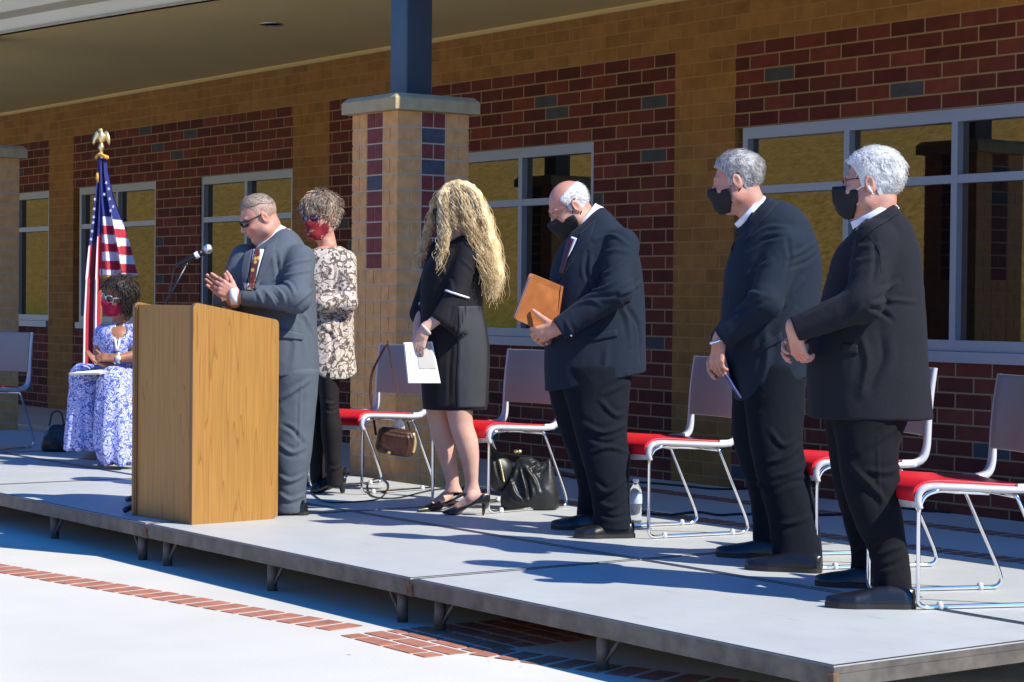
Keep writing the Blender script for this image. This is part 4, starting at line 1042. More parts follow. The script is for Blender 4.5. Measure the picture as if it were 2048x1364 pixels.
# ================================================================ the standing men
HAIRLINE = [(-.13, -.078), (-.07, -.07), (-.035, -.05), (-.012, .022), (.002, .03), (.012, -.012), (.026, -.016), (.034, .03), (.055, .06), (.075, .078), (.12, .085)]
M['hair_white'] = hair_mat('white_hair', (.5, .5, .5), (.7, .69, .67)); M['hair_grey'] = hair_mat('grey_hair', (.2, .19, .185), (.44, .42, .4)); M['hair_brown_grey'] = hair_mat('greying_brown_hair', (.17, .12, .09), (.34, .27, .22))
M['stubble'] = hair_mat('clipped_hair', (.33, .2, .15), (.42, .28, .22), 200)
def ringdef(a, b, lat):
    a = A3(*a); b = A3(*b); return ((a+b)/2, (a-b)/2, V0*lat)
def white_haired_man():
    H = Head((-5.824,5.956,1.812), face_dir(-16, 2), 1.07, neck=(-5.809,5.971,1.657), fat=.8, neck_r=(.062, .072))
    tor = [(-5.773,6.023,1.717,0.0246,0.09), (-5.783,6.007,1.670,0.0756,0.16), (-5.800,5.981,1.579,0.1454,0.205), (-5.808,5.966,1.437,0.1827,0.22), (-5.812,5.954,1.280,0.2083,0.23), (-5.818,5.941,1.123,0.2319,0.235), (-5.811,5.947,0.9853,0.2378,0.235), (-5.806,5.950,0.8969,0.2407,0.235)]
    arms = [([(-5.687,5.847,1.576), (-5.639,5.735,1.346), (-5.824,5.562,1.245)], [.083, .07, .05]), ([(-5.939,6.079,1.586), (-6.023,6.092,1.346), (-6.019,5.770,1.229)], [.083, .07, .05])]
    legs = [[(-5.763,5.912,1.027,0.1726,0.17), (-5.737,5.875,0.9023,0.1485,0.13), (-5.724,5.856,0.8163,0.1239,0.115), (-5.685,5.836,0.6553,0.1127,0.1), (-5.636,5.830,0.5057,0.0911,0.088), (-5.598,5.845,0.3838,0.0746,0.08), (-5.567,5.835,0.3019,0.0695,0.076), (-5.556,5.829,0.2328,0.0723,0.078)],
            [(-5.880,5.989,1.021,0.1627,0.15), (-5.901,5.989,0.8911,0.1402,0.13), (-5.931,6.013,0.7989,0.1229,0.115), (-5.970,6.055,0.624,0.0976,0.1), (-5.999,6.112,0.4569,0.075,0.088), (-6.007,6.148,0.3217,0.061,0.08), (-6.013,6.153,0.2227,0.0672,0.078)]]
    fd = -R0*.8-UP*.6
    hands = [dict(wrist=(-5.835,5.563,1.233), fdir=-UP*.9+R0*.25+V0*.2, back=-R0*.8-V0*.55, curls=(28, 40, 30), side=-1, forearm=(-5.745,5.638,1.271), s=1.0, thumb=(25, 10)),
             dict(wrist=(-5.991,5.739,1.214), fdir=-R0*.7-UP*.6-V0*.5, back=-R0*.8+V0*.3, curls=(30, 30, 20), side=1, forearm=(-5.976,5.864,1.254), s=1.0)]
    jf = [([(-5.909,5.829,1.554), (-5.874,5.881,1.629), (-5.823,5.952,1.653)], .006, .012), ([(-5.923,5.808,1.485), (-5.878,5.872,1.554), (-5.804,5.976,1.575)], .005, .012), ([(-5.933,5.792,1.435), (-5.865,5.888,1.499), (-5.785,6.000,1.536)], .005, .013),
          ([(-5.819,5.948,1.362), (-5.777,6.007,1.408), (-5.754,6.039,1.428)], .008, .012), ([(-5.822,5.943,1.335), (-5.770,6.015,1.359), (-5.710,6.098,1.353)], .007, .011), ([(-5.822,5.943,1.335), (-5.786,5.991,1.310), (-5.763,6.022,1.281)], -.007, .011), ([(-5.812,5.959,1.427), (-5.806,5.971,1.516), (-5.812,5.965,1.594)], -.006, .012),
          ([(-5.837,5.919,1.231), (-5.817,5.942,1.123), (-5.829,5.921,0.985)], .006, .02), ([(-5.809,5.950,1.025), (-5.782,5.990,1.123), (-5.791,5.983,1.241)], -.006, .02), ([(-5.976,5.728,1.277), (-5.931,5.792,1.317), (-5.874,5.872,1.377)], .004, .012), ([(-5.906,5.823,1.249), (-5.861,5.887,1.289), (-5.828,5.935,1.358)], .005, .012)]
    tf = [([(-5.826,5.917,0.759), (-5.770,5.997,0.8288), (-5.746,6.032,0.8685)], .008, .015), ([(-5.813,5.933,0.6905), (-5.761,6.004,0.6815), (-5.735,6.041,0.7016)], .009, .013), ([(-5.848,5.885,0.7095), (-5.795,5.957,0.622), (-5.759,6.004,0.5538)], .01, .015), ([(-5.800,5.940,0.3369), (-5.749,6.011,0.3771), (-5.709,6.067,0.3974)], .01, .012), ([(-5.788,5.955,0.2978), (-5.736,6.027,0.3223), (-5.705,6.072,0.3582)], -.009, .011), ([(-5.841,5.884,0.3559), (-5.807,5.932,0.386), (-5.773,5.980,0.416)], .009, .012), ([(-5.788,5.973,0.8285), (-5.780,5.977,0.6517), (-5.762,5.996,0.4555)], .003, .008)]
    nr = ringdef((-5.766,6.032,1.721), (-5.854,5.908,1.635), .083)
    p, J, T = suit_man('white haired man in charcoal suit and black mask with clasped hands', H, tor, arms, None, legs,
        [((-5.440,5.826,0.2), (-5.650,5.564,0.2)), ((-5.866,6.143,0.2), (-6.115,5.964,0.2))], (.0165, .017, .022), hands, 1, jf, tf, .0072, trouser_col=(.0095, .0095, .012), neck_ring=nr)
    hair_short(H, 'hair', M['hair_white'], p, HAIRLINE, t=lambda P: .009+.013*np.clip((P[:, 2]-.02)*14, 0, 1)+.005*np.clip(-P[:, 0]*8, 0, 1), tuft=.0045, freq=26, strands=900, slen=.034, lift=.035, sw=.0006, flow=(-1, 0, -.4), seed=3)
    # wisp of fringe over the forehead
    face_mask(H, M['mask_black'], p, bulge=.04, tent=1.2, top=-.002, side=.04, loopmat=M['white_paper'], edge_low=-.075)
    glasses(H, p, M['black_plastic'], None, w=.026, h=.018, wire=.0014)
    MB().tube(H.w(np.array([(.0, .088, -.012), (-.004, .093, -.02), (-.014, .095, -.034)])).tolist(), [.006, .0055, .0035], 8).build('earbud', M['white_paper'], p)
    collar(p, (-5.775,6.021,1.754), (-5.867,5.892,1.666), .077, .036)
    J.patch('pocket_flap', [(-5.877,5.861,1.189), (-5.876,5.861,1.153)], [(-5.840,5.912,1.181), (-5.839,5.912,1.146)], J.o.data.materials[0], .004, .004, 6, 4)
    J.patch('collar_fold', [(-5.771,6.026,1.737), (-5.798,5.987,1.705), (-5.829,5.944,1.673), (-5.854,5.908,1.629)], [(-5.758,6.043,1.698), (-5.782,6.008,1.666), (-5.813,5.965,1.634), (-5.842,5.923,1.590)], J.o.data.materials[0], .006, .004, 5, 8)
    J.line('seam', [(-5.827,5.944,1.614), (-5.800,5.980,1.555), (-5.793,5.987,1.467)], J.o.data.materials[0], .0025, -.0005)
    return p
def grey_haired_man():
    H = Head((-6.881,6.204,1.875), face_dir(-10, 12), 1.03, neck=(-6.824,6.276,1.708), fat=.8, neck_r=(.06, .07))
    tor = [(-6.776,6.346,1.797,0.0408,0.085), (-6.772,6.350,1.749,0.097,0.15), (-6.773,6.345,1.665,0.1532,0.195), (-6.776,6.337,1.544,0.1995,0.215), (-6.781,6.325,1.378,0.2138,0.22), (-6.782,6.318,1.202,0.205,0.22), (-6.778,6.319,1.048,0.1808,0.215), (-6.773,6.320,0.9154,0.1565,0.21)]
    arms = [([(-6.633,6.263,1.591), (-6.605,6.124,1.345), (-6.751,6.019,1.190)], [.085, .07, .05]), ([(-6.901,6.440,1.599), (-6.993,6.423,1.345), (-6.930,6.164,1.177)], [.08, .068, .05])]
    legs = [[(-6.729,6.285,1.089,0.1489,0.16), (-6.690,6.265,0.9202,0.1319,0.12), (-6.649,6.246,0.7051,0.1129,0.105), (-6.609,6.246,0.5885,0.1125,0.097), (-6.558,6.260,0.4082,0.1078,0.088), (-6.532,6.258,0.3028,0.1065,0.082), (-6.513,6.247,0.2107,0.1074,0.082)],
            [(-6.853,6.352,1.085,0.1379,0.14), (-6.871,6.355,0.9103,0.1281,0.12), (-6.895,6.369,0.7524,0.1185,0.108), (-6.916,6.403,0.6153,0.0965,0.1), (-6.916,6.433,0.4902,0.0765,0.092), (-6.920,6.457,0.3487,0.0722,0.085), (-6.925,6.463,0.2235,0.0722,0.08)]]
    hands = [dict(wrist=(-6.762,6.004,1.173), fdir=-UP*.95-R0*.1, back=-R0*.75-V0*.6, curls=(22, 35, 25), side=-1, forearm=(-6.708,6.046,1.236), thumb=(25, 10)),
             dict(wrist=(-6.909,6.141,1.151), fdir=-UP*.8-R0*.4, back=-R0*.8+V0*.4, curls=(30, 30, 20), side=1, forearm=(-6.909,6.228,1.222))]
    jf = [([(-6.842,6.249,1.620), (-6.798,6.312,1.676), (-6.742,6.389,1.677)], .008, .012), ([(-6.847,6.240,1.576), (-6.803,6.303,1.625), (-6.745,6.383,1.643)], -.007, .012), ([(-6.743,6.383,1.544), (-6.711,6.428,1.567), (-6.673,6.481,1.612)], .007, .011), ([(-6.738,6.388,1.500), (-6.697,6.445,1.523), (-6.663,6.494,1.568)], -.006, .011),
          ([(-6.876,6.195,1.410), (-6.839,6.249,1.477), (-6.782,6.329,1.533)], .006, .013), ([(-6.888,6.177,1.354), (-6.850,6.231,1.388), (-6.798,6.302,1.378)], .006, .012), ([(-6.874,6.195,1.300), (-6.829,6.257,1.329), (-6.791,6.311,1.356)], -.006, .012), ([(-6.745,6.383,1.621), (-6.736,6.392,1.533), (-6.753,6.365,1.423)], -.007, .012), ([(-6.757,6.355,1.313), (-6.733,6.391,1.379), (-6.702,6.436,1.446)], .007, .016), ([(-6.768,6.337,1.224), (-6.741,6.377,1.269), (-6.719,6.409,1.313)], .006, .016), ([(-6.794,6.302,1.224), (-6.785,6.310,1.114), (-6.796,6.292,1.003)], .006, .02)]
    tf = [([(-6.775,6.308,0.6398), (-6.731,6.371,0.6625), (-6.693,6.425,0.7183)], .01, .014), ([(-6.761,6.326,0.5738), (-6.716,6.389,0.5966), (-6.675,6.446,0.6304)], .009, .013), ([(-6.766,6.317,0.5076), (-6.715,6.388,0.5526), (-6.677,6.442,0.5642)], -.008, .013), ([(-6.772,6.318,0.7831), (-6.738,6.362,0.7175), (-6.706,6.407,0.7401)], .007, .013), ([(-6.825,6.237,0.5617), (-6.793,6.281,0.5402), (-6.772,6.308,0.4965)], .008, .012), ([(-6.744,6.343,0.3647), (-6.699,6.406,0.3764), (-6.654,6.468,0.4103)], .007, .013)]
    nr = ringdef((-6.800,6.312,1.793), (-6.871,6.210,1.657), .081)
    p, J, T = suit_man('grey haired man in navy suit with black mask leaning forward, blue folder in hand', H, tor, arms, plane_cut((-6.854,6.209,0.9163), (-6.684,6.447,1.032)), legs,
        [((-6.375,6.251,0.2), (-6.645,6.064,0.2)), ((-6.805,6.464,0.2), (-7.056,6.262,0.2))], (.016, .0235, .037), hands, 2, jf, tf, .0076, trouser_col=(.0075, .01, .0155), neck_ring=nr)
    hair_short(H, 'hair', M['hair_grey'], p, HAIRLINE, t=lambda P: .007+.012*np.clip((P[:, 2]-.02)*14, 0, 1)+.004*np.clip(-P[:, 0]*8, 0, 1)-.007*np.exp(-((P[:, 0]+.055)**2+(P[:, 2]-.1)**2)/.0012), tuft=.004, freq=28, strands=900, slen=.034, lift=.03, sw=.0006, flow=(-1, 0, -.3), seed=5)
    face_mask(H, M['mask_black'], p, bulge=.014, side=.028, top=-.006)
    collar(p, (-6.817,6.289,1.821), (-6.883,6.194,1.692), .072, .036)
    J.patch('collar_fold', [(-6.803,6.309,1.810), (-6.825,6.277,1.763), (-6.849,6.243,1.708), (-6.868,6.214,1.650)], [(-6.773,6.350,1.780), (-6.797,6.314,1.726), (-6.827,6.271,1.669), (-6.854,6.231,1.606)], J.o.data.materials[0], .006, .004, 5, 8)
    J.patch('tie', [(-6.886,6.191,1.681), (-6.888,6.185,1.630), (-6.895,6.174,1.575)], [(-6.875,6.205,1.674), (-6.878,6.199,1.624), (-6.887,6.185,1.564)], M['tie_red'], .005, .003, 4, 6)
    w = MB(); c = Vector((-6.763,6.002,1.179)); w.tube([c+Vector(R0.tolist())*.034*math.cos(t)+Vector(V0.tolist())*.03*math.sin(t)+Vector((0, 0, .012*math.cos(t))) for t in np.linspace(0, 2*math.pi, 18)[:-1]], .007, 8, closed=True)
    w.build('wristwatch', M['chrome'], p)
    J.patch('pocket_flap', [(-6.806,6.283,1.157), (-6.803,6.287,1.127)], [(-6.751,6.360,1.216), (-6.748,6.364,1.180)], J.o.data.materials[0], .004, .004, 6, 4)
    # the folder he holds
    f = tag(empty('folder', (-6.808,6.105,1.005)), 'thin blue folder hanging edge-on from the hand of the grey haired man', 'folder'); f.location = (0, 0, 0)
    a, b = Vector((-6.821,6.055,1.075)), Vector((-6.763,6.130,0.9262)); u = Vector((V0+R0*.03).tolist())*.21; n = (b-a).cross(u).normalized()
    for nm, k, m in (('cover', 0, M['folder_blue']), ('papers', 1, M['white_paper']), ('cover', 2, M['folder_blue'])):
        q = [a+n*(.004*k), b+n*(.004*k), b+u+n*(.004*k), a+u+n*(.004*k)]; q2 = [v+n*.0034 for v in q]
        MB().add(q+q2, [(0, 1, 2, 3), (7, 6, 5, 4), (0, 4, 5, 1), (1, 5, 6, 2), (2, 6, 7, 3), (3, 7, 4, 0)]).build(nm, m, f)
    return p
def bald_man():
    H = Head((-8.226,6.306,1.809), face_dir(16, 34), 1.06, neck=(-8.159,6.394,1.691), fat=.8, neck_r=(.06, .07))
    tor = [(-8.133,6.434,1.806,0.026,0.08), (-8.133,6.431,1.751,0.0732,0.14), (-8.135,6.426,1.672,0.1513,0.195), (-8.141,6.414,1.548,0.2133,0.22), (-8.138,6.413,1.399,0.2331,0.235), (-8.137,6.410,1.225,0.2443,0.24), (-8.135,6.406,1.052,0.2505,0.24), (-8.131,6.406,0.8783,0.2492,0.235)]
    arms = [([(-7.930,6.401,1.614), (-7.835,6.303,1.394), (-8.009,6.090,1.210)], [.088, .075, .056]), ([(-8.267,6.550,1.615), (-8.376,6.510,1.362), (-8.256,6.210,1.199)], [.085, .07, .052])]
    legs = [[(-8.076,6.350,1.042,0.1944,0.17), (-8.029,6.341,0.8592,0.1544,0.128), (-7.994,6.334,0.7142,0.1295,0.115), (-7.952,6.336,0.575,0.117,0.1), (-7.925,6.335,0.4623,0.0997,0.093), (-7.909,6.337,0.354,0.0887,0.087), (-7.895,6.336,0.241,0.0947,0.088)],
            [(-8.240,6.398,1.036,0.1837,0.15), (-8.262,6.410,0.8274,0.1404,0.12), (-8.277,6.436,0.6803,0.1081,0.105), (-8.280,6.478,0.5224,0.0794,0.095), (-8.284,6.503,0.415,0.0631,0.088), (-8.294,6.501,0.2522,0.0619,0.082)]]
    hands = [dict(wrist=(-8.017,6.081,1.215), fdir=-R0*.85-UP*.35+V0*.15, back=-V0*.9-UP*.25, per=[(40, 45, 30), (50, 50, 30), (55, 50, 30), (60, 50, 30)], side=-1, thumb=(55, -5), forearm=(-7.946,6.162,1.281), s=1.08),
             dict(wrist=(-8.224,6.185,1.179), fdir=-R0*.65-UP*.35-V0*.75, back=-UP*.8-R0*.5, per=[(40, 45, 30), (45, 50, 30), (45, 50, 30), (50, 50, 30)], side=-1, forearm=(-8.242,6.298,1.224), s=1.05)]
    jf = [([(-8.161,6.383,1.448), (-8.108,6.458,1.486), (-8.058,6.528,1.549)], .008, .013), ([(-8.172,6.367,1.394), (-8.114,6.447,1.412), (-8.040,6.552,1.487)], .007, .012), ([(-8.178,6.357,1.354), (-8.127,6.427,1.369), (-8.077,6.497,1.375)], -.008, .012), ([(-8.148,6.408,1.647), (-8.098,6.478,1.673), (-8.048,6.544,1.624)], .006, .012), ([(-8.139,6.418,1.573), (-8.089,6.488,1.598), (-8.042,6.552,1.587)], .005, .013), ([(-8.199,6.326,1.319), (-8.156,6.387,1.349), (-8.126,6.427,1.325)], .006, .012),
          ([(-8.069,6.507,1.375), (-8.038,6.552,1.401), (-8.008,6.594,1.438)], .008, .012), ([(-8.072,6.503,1.351), (-8.045,6.537,1.252), (-8.032,6.551,1.128)], .008, .016), ([(-8.054,6.527,1.326), (-8.015,6.577,1.227), (-8.004,6.587,1.054)], -.007, .016), ([(-8.168,6.378,1.585), (-8.171,6.371,1.498), (-8.158,6.387,1.424)], -.008, .012), ([(-8.100,6.456,1.127), (-8.106,6.446,1.028), (-8.118,6.426,0.9529)], .006, .018), ([(-8.227,6.286,1.249), (-8.211,6.306,1.199), (-8.196,6.326,1.160)], .005, .01)]
    tf = [([(-8.165,6.355,0.7338), (-8.106,6.435,0.6926), (-8.038,6.529,0.731)], .011, .014), ([(-8.156,6.364,0.667), (-8.090,6.455,0.6433), (-8.033,6.535,0.6814)], -.008, .013), ([(-8.116,6.425,0.8537), (-8.071,6.485,0.78), (-8.042,6.525,0.7929)], .01, .014), ([(-8.110,6.435,0.8786), (-8.067,6.496,0.9165), (-8.045,6.526,0.9417)], .007, .014), ([(-8.140,6.384,0.5928), (-8.082,6.465,0.6186), (-8.026,6.541,0.5947)], .008, .012), ([(-8.129,6.394,0.4442), (-8.085,6.454,0.3953), (-8.035,6.524,0.4582)], .011, .013), ([(-8.120,6.403,0.3575), (-8.069,6.474,0.3212), (-8.026,6.534,0.3839)], .01, .013), ([(-8.112,6.413,0.2957), (-8.067,6.473,0.2716), (-8.024,6.534,0.2847)], -.008, .011)]
    nr = ringdef((-8.131,6.437,1.794), (-8.203,6.332,1.636), .081)
    p, J, T = suit_man('bald man in navy suit and black mask looking down, holding a tan portfolio', H, tor, arms, plane_cut((-8.191,6.325,0.9269), (-7.988,6.607,0.9997)), legs,
        [((-7.821,6.411,0.2), (-7.956,6.145,0.2)), ((-8.147,6.506,0.2), (-8.330,6.290,0.2))], (.016, .023, .037), hands, 3, jf, tf, .0078, trouser_col=(.0085, .0115, .018), neck_ring=nr)
    hair_short(H, 'hair', M['hair_white'], p, [(-.13, -.078), (-.07, -.07), (-.035, -.05), (-.012, .022), (.002, .03), (.012, -.014), (.024, -.012), (.03, .03), (.038, .05), (.06, .2)], top=[(-.13, .075), (-.085, .085), (-.03, .085), (.03, .07), (.05, .05)], t=.005, tuft=.0018, freq=34, strands=500, slen=.028, flow=(-1, 0, -.35), lift=.05, sw=.0006, seed=8)
    face_mask(H, M['mask_black'], p, bulge=.02, side=.024, top=-.008)
    glasses(H, p, M['wire'], None, w=.024, h=.015, wire=.0011)
    collar(p, (-8.152,6.409,1.828), (-8.216,6.316,1.678), .072, .038)
    J.patch('shirt_front', [(-8.215,6.316,1.661), (-8.228,6.295,1.596), (-8.241,6.275,1.521)], [(-8.198,6.340,1.651), (-8.215,6.313,1.584), (-8.238,6.279,1.514)], M['shirt'], .005, .003, 6, 8)
    J.patch('tie', [(-8.224,6.304,1.651), (-8.234,6.287,1.583), (-8.245,6.269,1.484)], [(-8.206,6.328,1.646), (-8.219,6.307,1.576), (-8.235,6.283,1.477)], M['tie_red'], .009, .003, 4, 8)
    J.patch('lapel', [(-8.192,6.348,1.671), (-8.211,6.319,1.584), (-8.246,6.267,1.459), (-8.268,6.234,1.397)], [(-8.147,6.412,1.746), (-8.163,6.388,1.652), (-8.207,6.323,1.547), (-8.259,6.246,1.409)], J.o.data.materials[0], .006, .004, 8, 8)
    J.patch('pocket_flap', [(-8.158,6.378,1.173), (-8.156,6.380,1.141)], [(-8.074,6.495,1.207), (-8.072,6.497,1.172)], J.o.data.materials[0], .005, .004, 8, 4)
    MB().lathe([(.0055, 0), (.0055, .003)], tuple(Vector((-7.929,6.098,1.178))), 10, 0, tuple(-V0)).build('cuff_button', M['chrome'], p)
    # portfolio held against the belly
    f = tag(empty('portfolio'), 'tan leather portfolio held in both hands by the bald man', 'portfolio')
    a, b, c, d = [Vector(q) for q in ((-8.086,5.976,1.474), (-8.097,6.265,1.385), (-8.103,6.248,1.128), (-8.131,5.907,1.254))]
    n = (b-a).cross(d-a).normalized(); n = n if n.dot(Vector(V0.tolist())) > 0 else -n
    def slab(o, i, mname, nm, k0):
        cs = [a, b, c, d]; m_ = (a+b+c+d)/4; pts = []
        for q in range(4):
            P0 = cs[q]+(m_-cs[q])*i; e1 = (cs[q-1]-cs[q]).normalized(); e2 = (cs[(q+1) % 4]-cs[q]).normalized()
            for t in range(5):
                s_ = t/4; r_ = .016; pts.append(P0+e1*r_*(1-s_)**2+e2*r_*s_**2)
        N_ = len(pts); g = MB(); g.add([p_+n*o for p_ in pts]+[p_+n*(o+k0) for p_ in pts], [tuple(range(N_)), tuple(range(N_, 2*N_))[::-1]]+[(i_, N_+i_, N_+(i_+1) % N_, (i_+1) % N_) for i_ in range(N_)])
        return bevel(g.build(nm, M[mname], f), .0015)
    slab(0, 0, 'tan_leather', 'cover', .005); slab(.0055, .03, 'white_paper', 'papers', .012); slab(.018, 0, 'tan_leather', 'cover', .005)
    pk = [a.lerp(b, .62)-n*.002, b-n*.002, c-n*.002, d.lerp(c, .68)-n*.002]; g = MB(); g.add(pk+[q-n*.002 for q in pk], [(0, 1, 2, 3), (7, 6, 5, 4), (0, 4, 5, 1), (1, 5, 6, 2), (2, 6, 7, 3), (3, 7, 4, 0)]); g.build('pocket', M['tan_leather'], f)
    return p
M['tie_red'] = mat('patterned_tie', (.05, .01, .015), .5, noise=(160, .9)); M['folder_blue'] = mat('blue_folder', (.02, .06, .32), .5); M['tan_leather'] = mat('tan_leather', (.37, .125, .035), .45, noise=(20, .12), bump=(160, .25, .002))
def tie_mat():
    m = mat('brown_gold_tie', (.05, .03, .02), .45); n = m.node_tree.nodes; l = m.node_tree.links; b = n['Principled BSDF']
    tc = n.new('ShaderNodeTexCoord'); v = n.new('ShaderNodeTexVoronoi'); v.inputs['Scale'].default_value = 30; l.new(tc.outputs['Object'], v.inputs['Vector'])
    r = n.new('ShaderNodeValToRGB'); r.color_ramp.interpolation = 'CONSTANT'; e = r.color_ramp.elements; e[0].color = (.55, .36, .05, 1); e[1].position = .3; e[1].color = (.16, .02, .02, 1); q = e.new(.55); q.color = (.05, .035, .02, 1)
    l.new(v.outputs['Distance'], r.inputs[0]); l.new(r.outputs[0], b.inputs['Base Color']); return m
M['tie_gold'] = tie_mat()
def speaker():
    H = Head((-9.807,5.435,1.769), face_dir(24, 27), 1.02, neck=(-9.788,5.508,1.622), fat=1.0, neck_r=(.062, .072), nose=.9)
    tor = [(-9.746,5.569,1.718,0.0294,0.075), (-9.747,5.565,1.660,0.0788,0.14), (-9.766,5.537,1.584,0.1563,0.2), (-9.784,5.509,1.493,0.2137,0.215), (-9.777,5.514,1.360,0.2204,0.225), (-9.763,5.529,1.200,0.2071,0.225), (-9.750,5.542,1.066,0.1977,0.225), (-9.738,5.552,0.8795,0.1937,0.22)]
    arms = [([(-9.561,5.546,1.545), (-9.456,5.462,1.340), (-9.609,5.234,1.355)], [.082, .073, .052]), ([(-9.899,5.403,1.551), (-9.874,5.277,1.325), (-9.699,5.212,1.342)], [.08, .062, .05])]
    legs = [[(-9.669,5.549,0.9753,0.1568,0.16), (-9.644,5.544,0.8036,0.1366,0.12), (-9.633,5.536,0.6451,0.1232,0.108), (-9.621,5.532,0.5134,0.1086,0.1), (-9.619,5.530,0.3942,0.0913,0.092), (-9.618,5.529,0.3148,0.0847,0.088), (-9.616,5.527,0.2115,0.0861,0.09)],
            [(-9.821,5.578,0.9701,0.1615,0.15), (-9.838,5.581,0.7942,0.1415,0.115), (-9.866,5.572,0.631,0.1107,0.1), (-9.879,5.580,0.3728,0.0987,0.085), (-9.875,5.580,0.2186,0.0987,0.085)]]
    hands = [dict(wrist=(-9.629,5.207,1.352), fdir=-R0*.62+UP*.35-V0*.05, back=-V0*.95+UP*.1, per=[(35, 38, 25), (38, 42, 28), (42, 45, 30), (46, 48, 30)], side=-1, thumb=(40, 10), forearm=(-9.588,5.264,1.353), s=1.05, spread=.05),
             dict(wrist=(-9.703,5.215,1.336), fdir=-R0*.75+UP*.72, back=V0*.9+UP*.3, curls=(8, 12, 8), side=1, thumb=(40, 10), forearm=(-9.743,5.219,1.305), s=1.05)]
    jf = [([(-9.762,5.540,1.494), (-9.716,5.605,1.535), (-9.666,5.674,1.554)], .008, .012), ([(-9.779,5.513,1.440), (-9.722,5.594,1.473), (-9.665,5.674,1.495)], .008, .012), ([(-9.807,5.474,1.386), (-9.782,5.507,1.333), (-9.770,5.522,1.293)], .008, .009), ([(-9.835,5.435,1.386), (-9.818,5.457,1.338), (-9.811,5.465,1.300)], .006, .009), ([(-9.779,5.513,1.408), (-9.750,5.552,1.360), (-9.742,5.561,1.312)], .008, .009), ([(-9.791,5.496,1.392), (-9.765,5.530,1.344), (-9.755,5.543,1.301)], -.007, .008), ([(-9.761,5.539,1.440), (-9.729,5.583,1.414), (-9.712,5.604,1.361)], .007, .01),
          ([(-9.776,5.523,1.587), (-9.770,5.529,1.520), (-9.761,5.539,1.440)], -.007, .012), ([(-9.733,5.571,1.267), (-9.696,5.626,1.334), (-9.658,5.680,1.389)], .008, .014), ([(-9.717,5.593,1.227), (-9.706,5.603,1.094), (-9.711,5.592,0.9734)], .006, .02), ([(-9.678,5.647,1.228), (-9.662,5.664,1.095), (-9.654,5.672,0.9878)], -.005, .02), ([(-9.695,5.625,1.281), (-9.670,5.658,1.228), (-9.648,5.686,1.148)], .006, .015)]
    tf = [([(-9.747,5.537,0.7992), (-9.701,5.602,0.8534), (-9.655,5.667,0.9076)], .008, .014), ([(-9.683,5.628,0.8804), (-9.682,5.623,0.6934), (-9.682,5.618,0.533)], .004, .008), ([(-9.742,5.536,0.5587), (-9.702,5.590,0.5193), (-9.663,5.645,0.5467)], .008, .014), ([(-9.746,5.525,0.3983), (-9.706,5.579,0.3669), (-9.663,5.640,0.3997)], .009, .012), ([(-9.744,5.525,0.3048), (-9.704,5.579,0.2654), (-9.661,5.639,0.2929)], .009, .012), ([(-9.736,5.548,0.6657), (-9.704,5.591,0.6395), (-9.672,5.634,0.5733)], -.007, .012)]
    nr = ringdef((-9.754,5.558,1.702), (-9.832,5.445,1.557), .083)
    p, J, T = suit_man('man in grey suit and sunglasses clapping behind the lectern', H, tor, arms, plane_cut((-9.767,5.514,0.9271), (-9.628,5.706,0.9508)), legs,
        [((-9.516,5.565,0.2), (-9.814,5.519,0.2)), ((-9.934,5.742,0.2), (-10.176,5.659,0.2))], (.085, .1, .122), hands, 4, jf, tf, .0078, neck_ring=nr)
    hair_short(H, 'hair', M['hair_brown_grey'], p, [(-.13, .03), (-.07, .045), (-.035, .06), (-.012, .07), (.002, .072), (.012, .07), (.024, .072), (.034, .078), (.05, .082), (.07, .078), (.08, .085), (.12, .1)], t=lambda P: .0035+.011*np.clip((P[:, 2]-.06)*14, 0, 1)*np.clip(P[:, 0]*9+.75, .3, 1), tuft=.0015, freq=40, strands=420, slen=.018, flow=(.8, .1, -.1), lift=.1, sw=.0007, seed=11)
    hair_short(H, 'hair', M['stubble'], p, [(-.13, -.07), (-.07, -.055), (-.035, -.03), (-.012, .035), (.002, .04), (.012, .0), (.024, .0), (.03, .05), (.045, .075), (.06, .2)], t=.0012, tuft=.0006, strands=300, slen=.01, lift=.1, sw=.0005, seed=12)
    glasses(H, p, M['black_plastic'], M['lens_dark'], w=.029, h=.016, wire=.0018, wrap=.1, x0=.104)
    lp = MB(); lp.tube(H.w(np.array([(.0965, -.018, -.0605), (.0985, 0, -.0595), (.0965, .018, -.0605)])).tolist(), [.0015, .003, .0015], 6); lp.build('lips', M['lip'], p)
    collar(p, (-9.772,5.534,1.742), (-9.841,5.434,1.602), .074, .038)
    J.patch('shirt_front', [(-9.846,5.427,1.599), (-9.851,5.416,1.506), (-9.863,5.396,1.385)], [(-9.811,5.475,1.600), (-9.825,5.453,1.519), (-9.844,5.422,1.385)], M['shirt'], .005, .003, 8, 10)
    J.patch('tie', [(-9.839,5.436,1.594), (-9.843,5.430,1.559), (-9.851,5.416,1.492), (-9.860,5.401,1.385)], [(-9.825,5.456,1.597), (-9.824,5.455,1.559), (-9.831,5.444,1.493), (-9.841,5.427,1.385)], M['tie_gold'], .011, .004, 6, 8)
    J.patch('lapel', [(-9.808,5.479,1.611), (-9.822,5.457,1.519), (-9.840,5.429,1.391)], [(-9.766,5.540,1.681), (-9.783,5.514,1.587), (-9.833,5.438,1.386)], J.o.data.materials[0], .007, .004, 8, 10)
    J.patch('lapel', [(-9.849,5.423,1.599), (-9.856,5.410,1.505), (-9.866,5.392,1.385)], [(-9.868,5.397,1.604), (-9.881,5.375,1.492), (-9.871,5.386,1.385)], J.o.data.materials[0], .007, .004, 8, 10)
    J.patch('pocket_flap', [(-9.769,5.519,1.184), (-9.765,5.523,1.130)], [(-9.682,5.638,1.153), (-9.683,5.636,1.121)], J.o.data.materials[0], .005, .004, 8, 4)
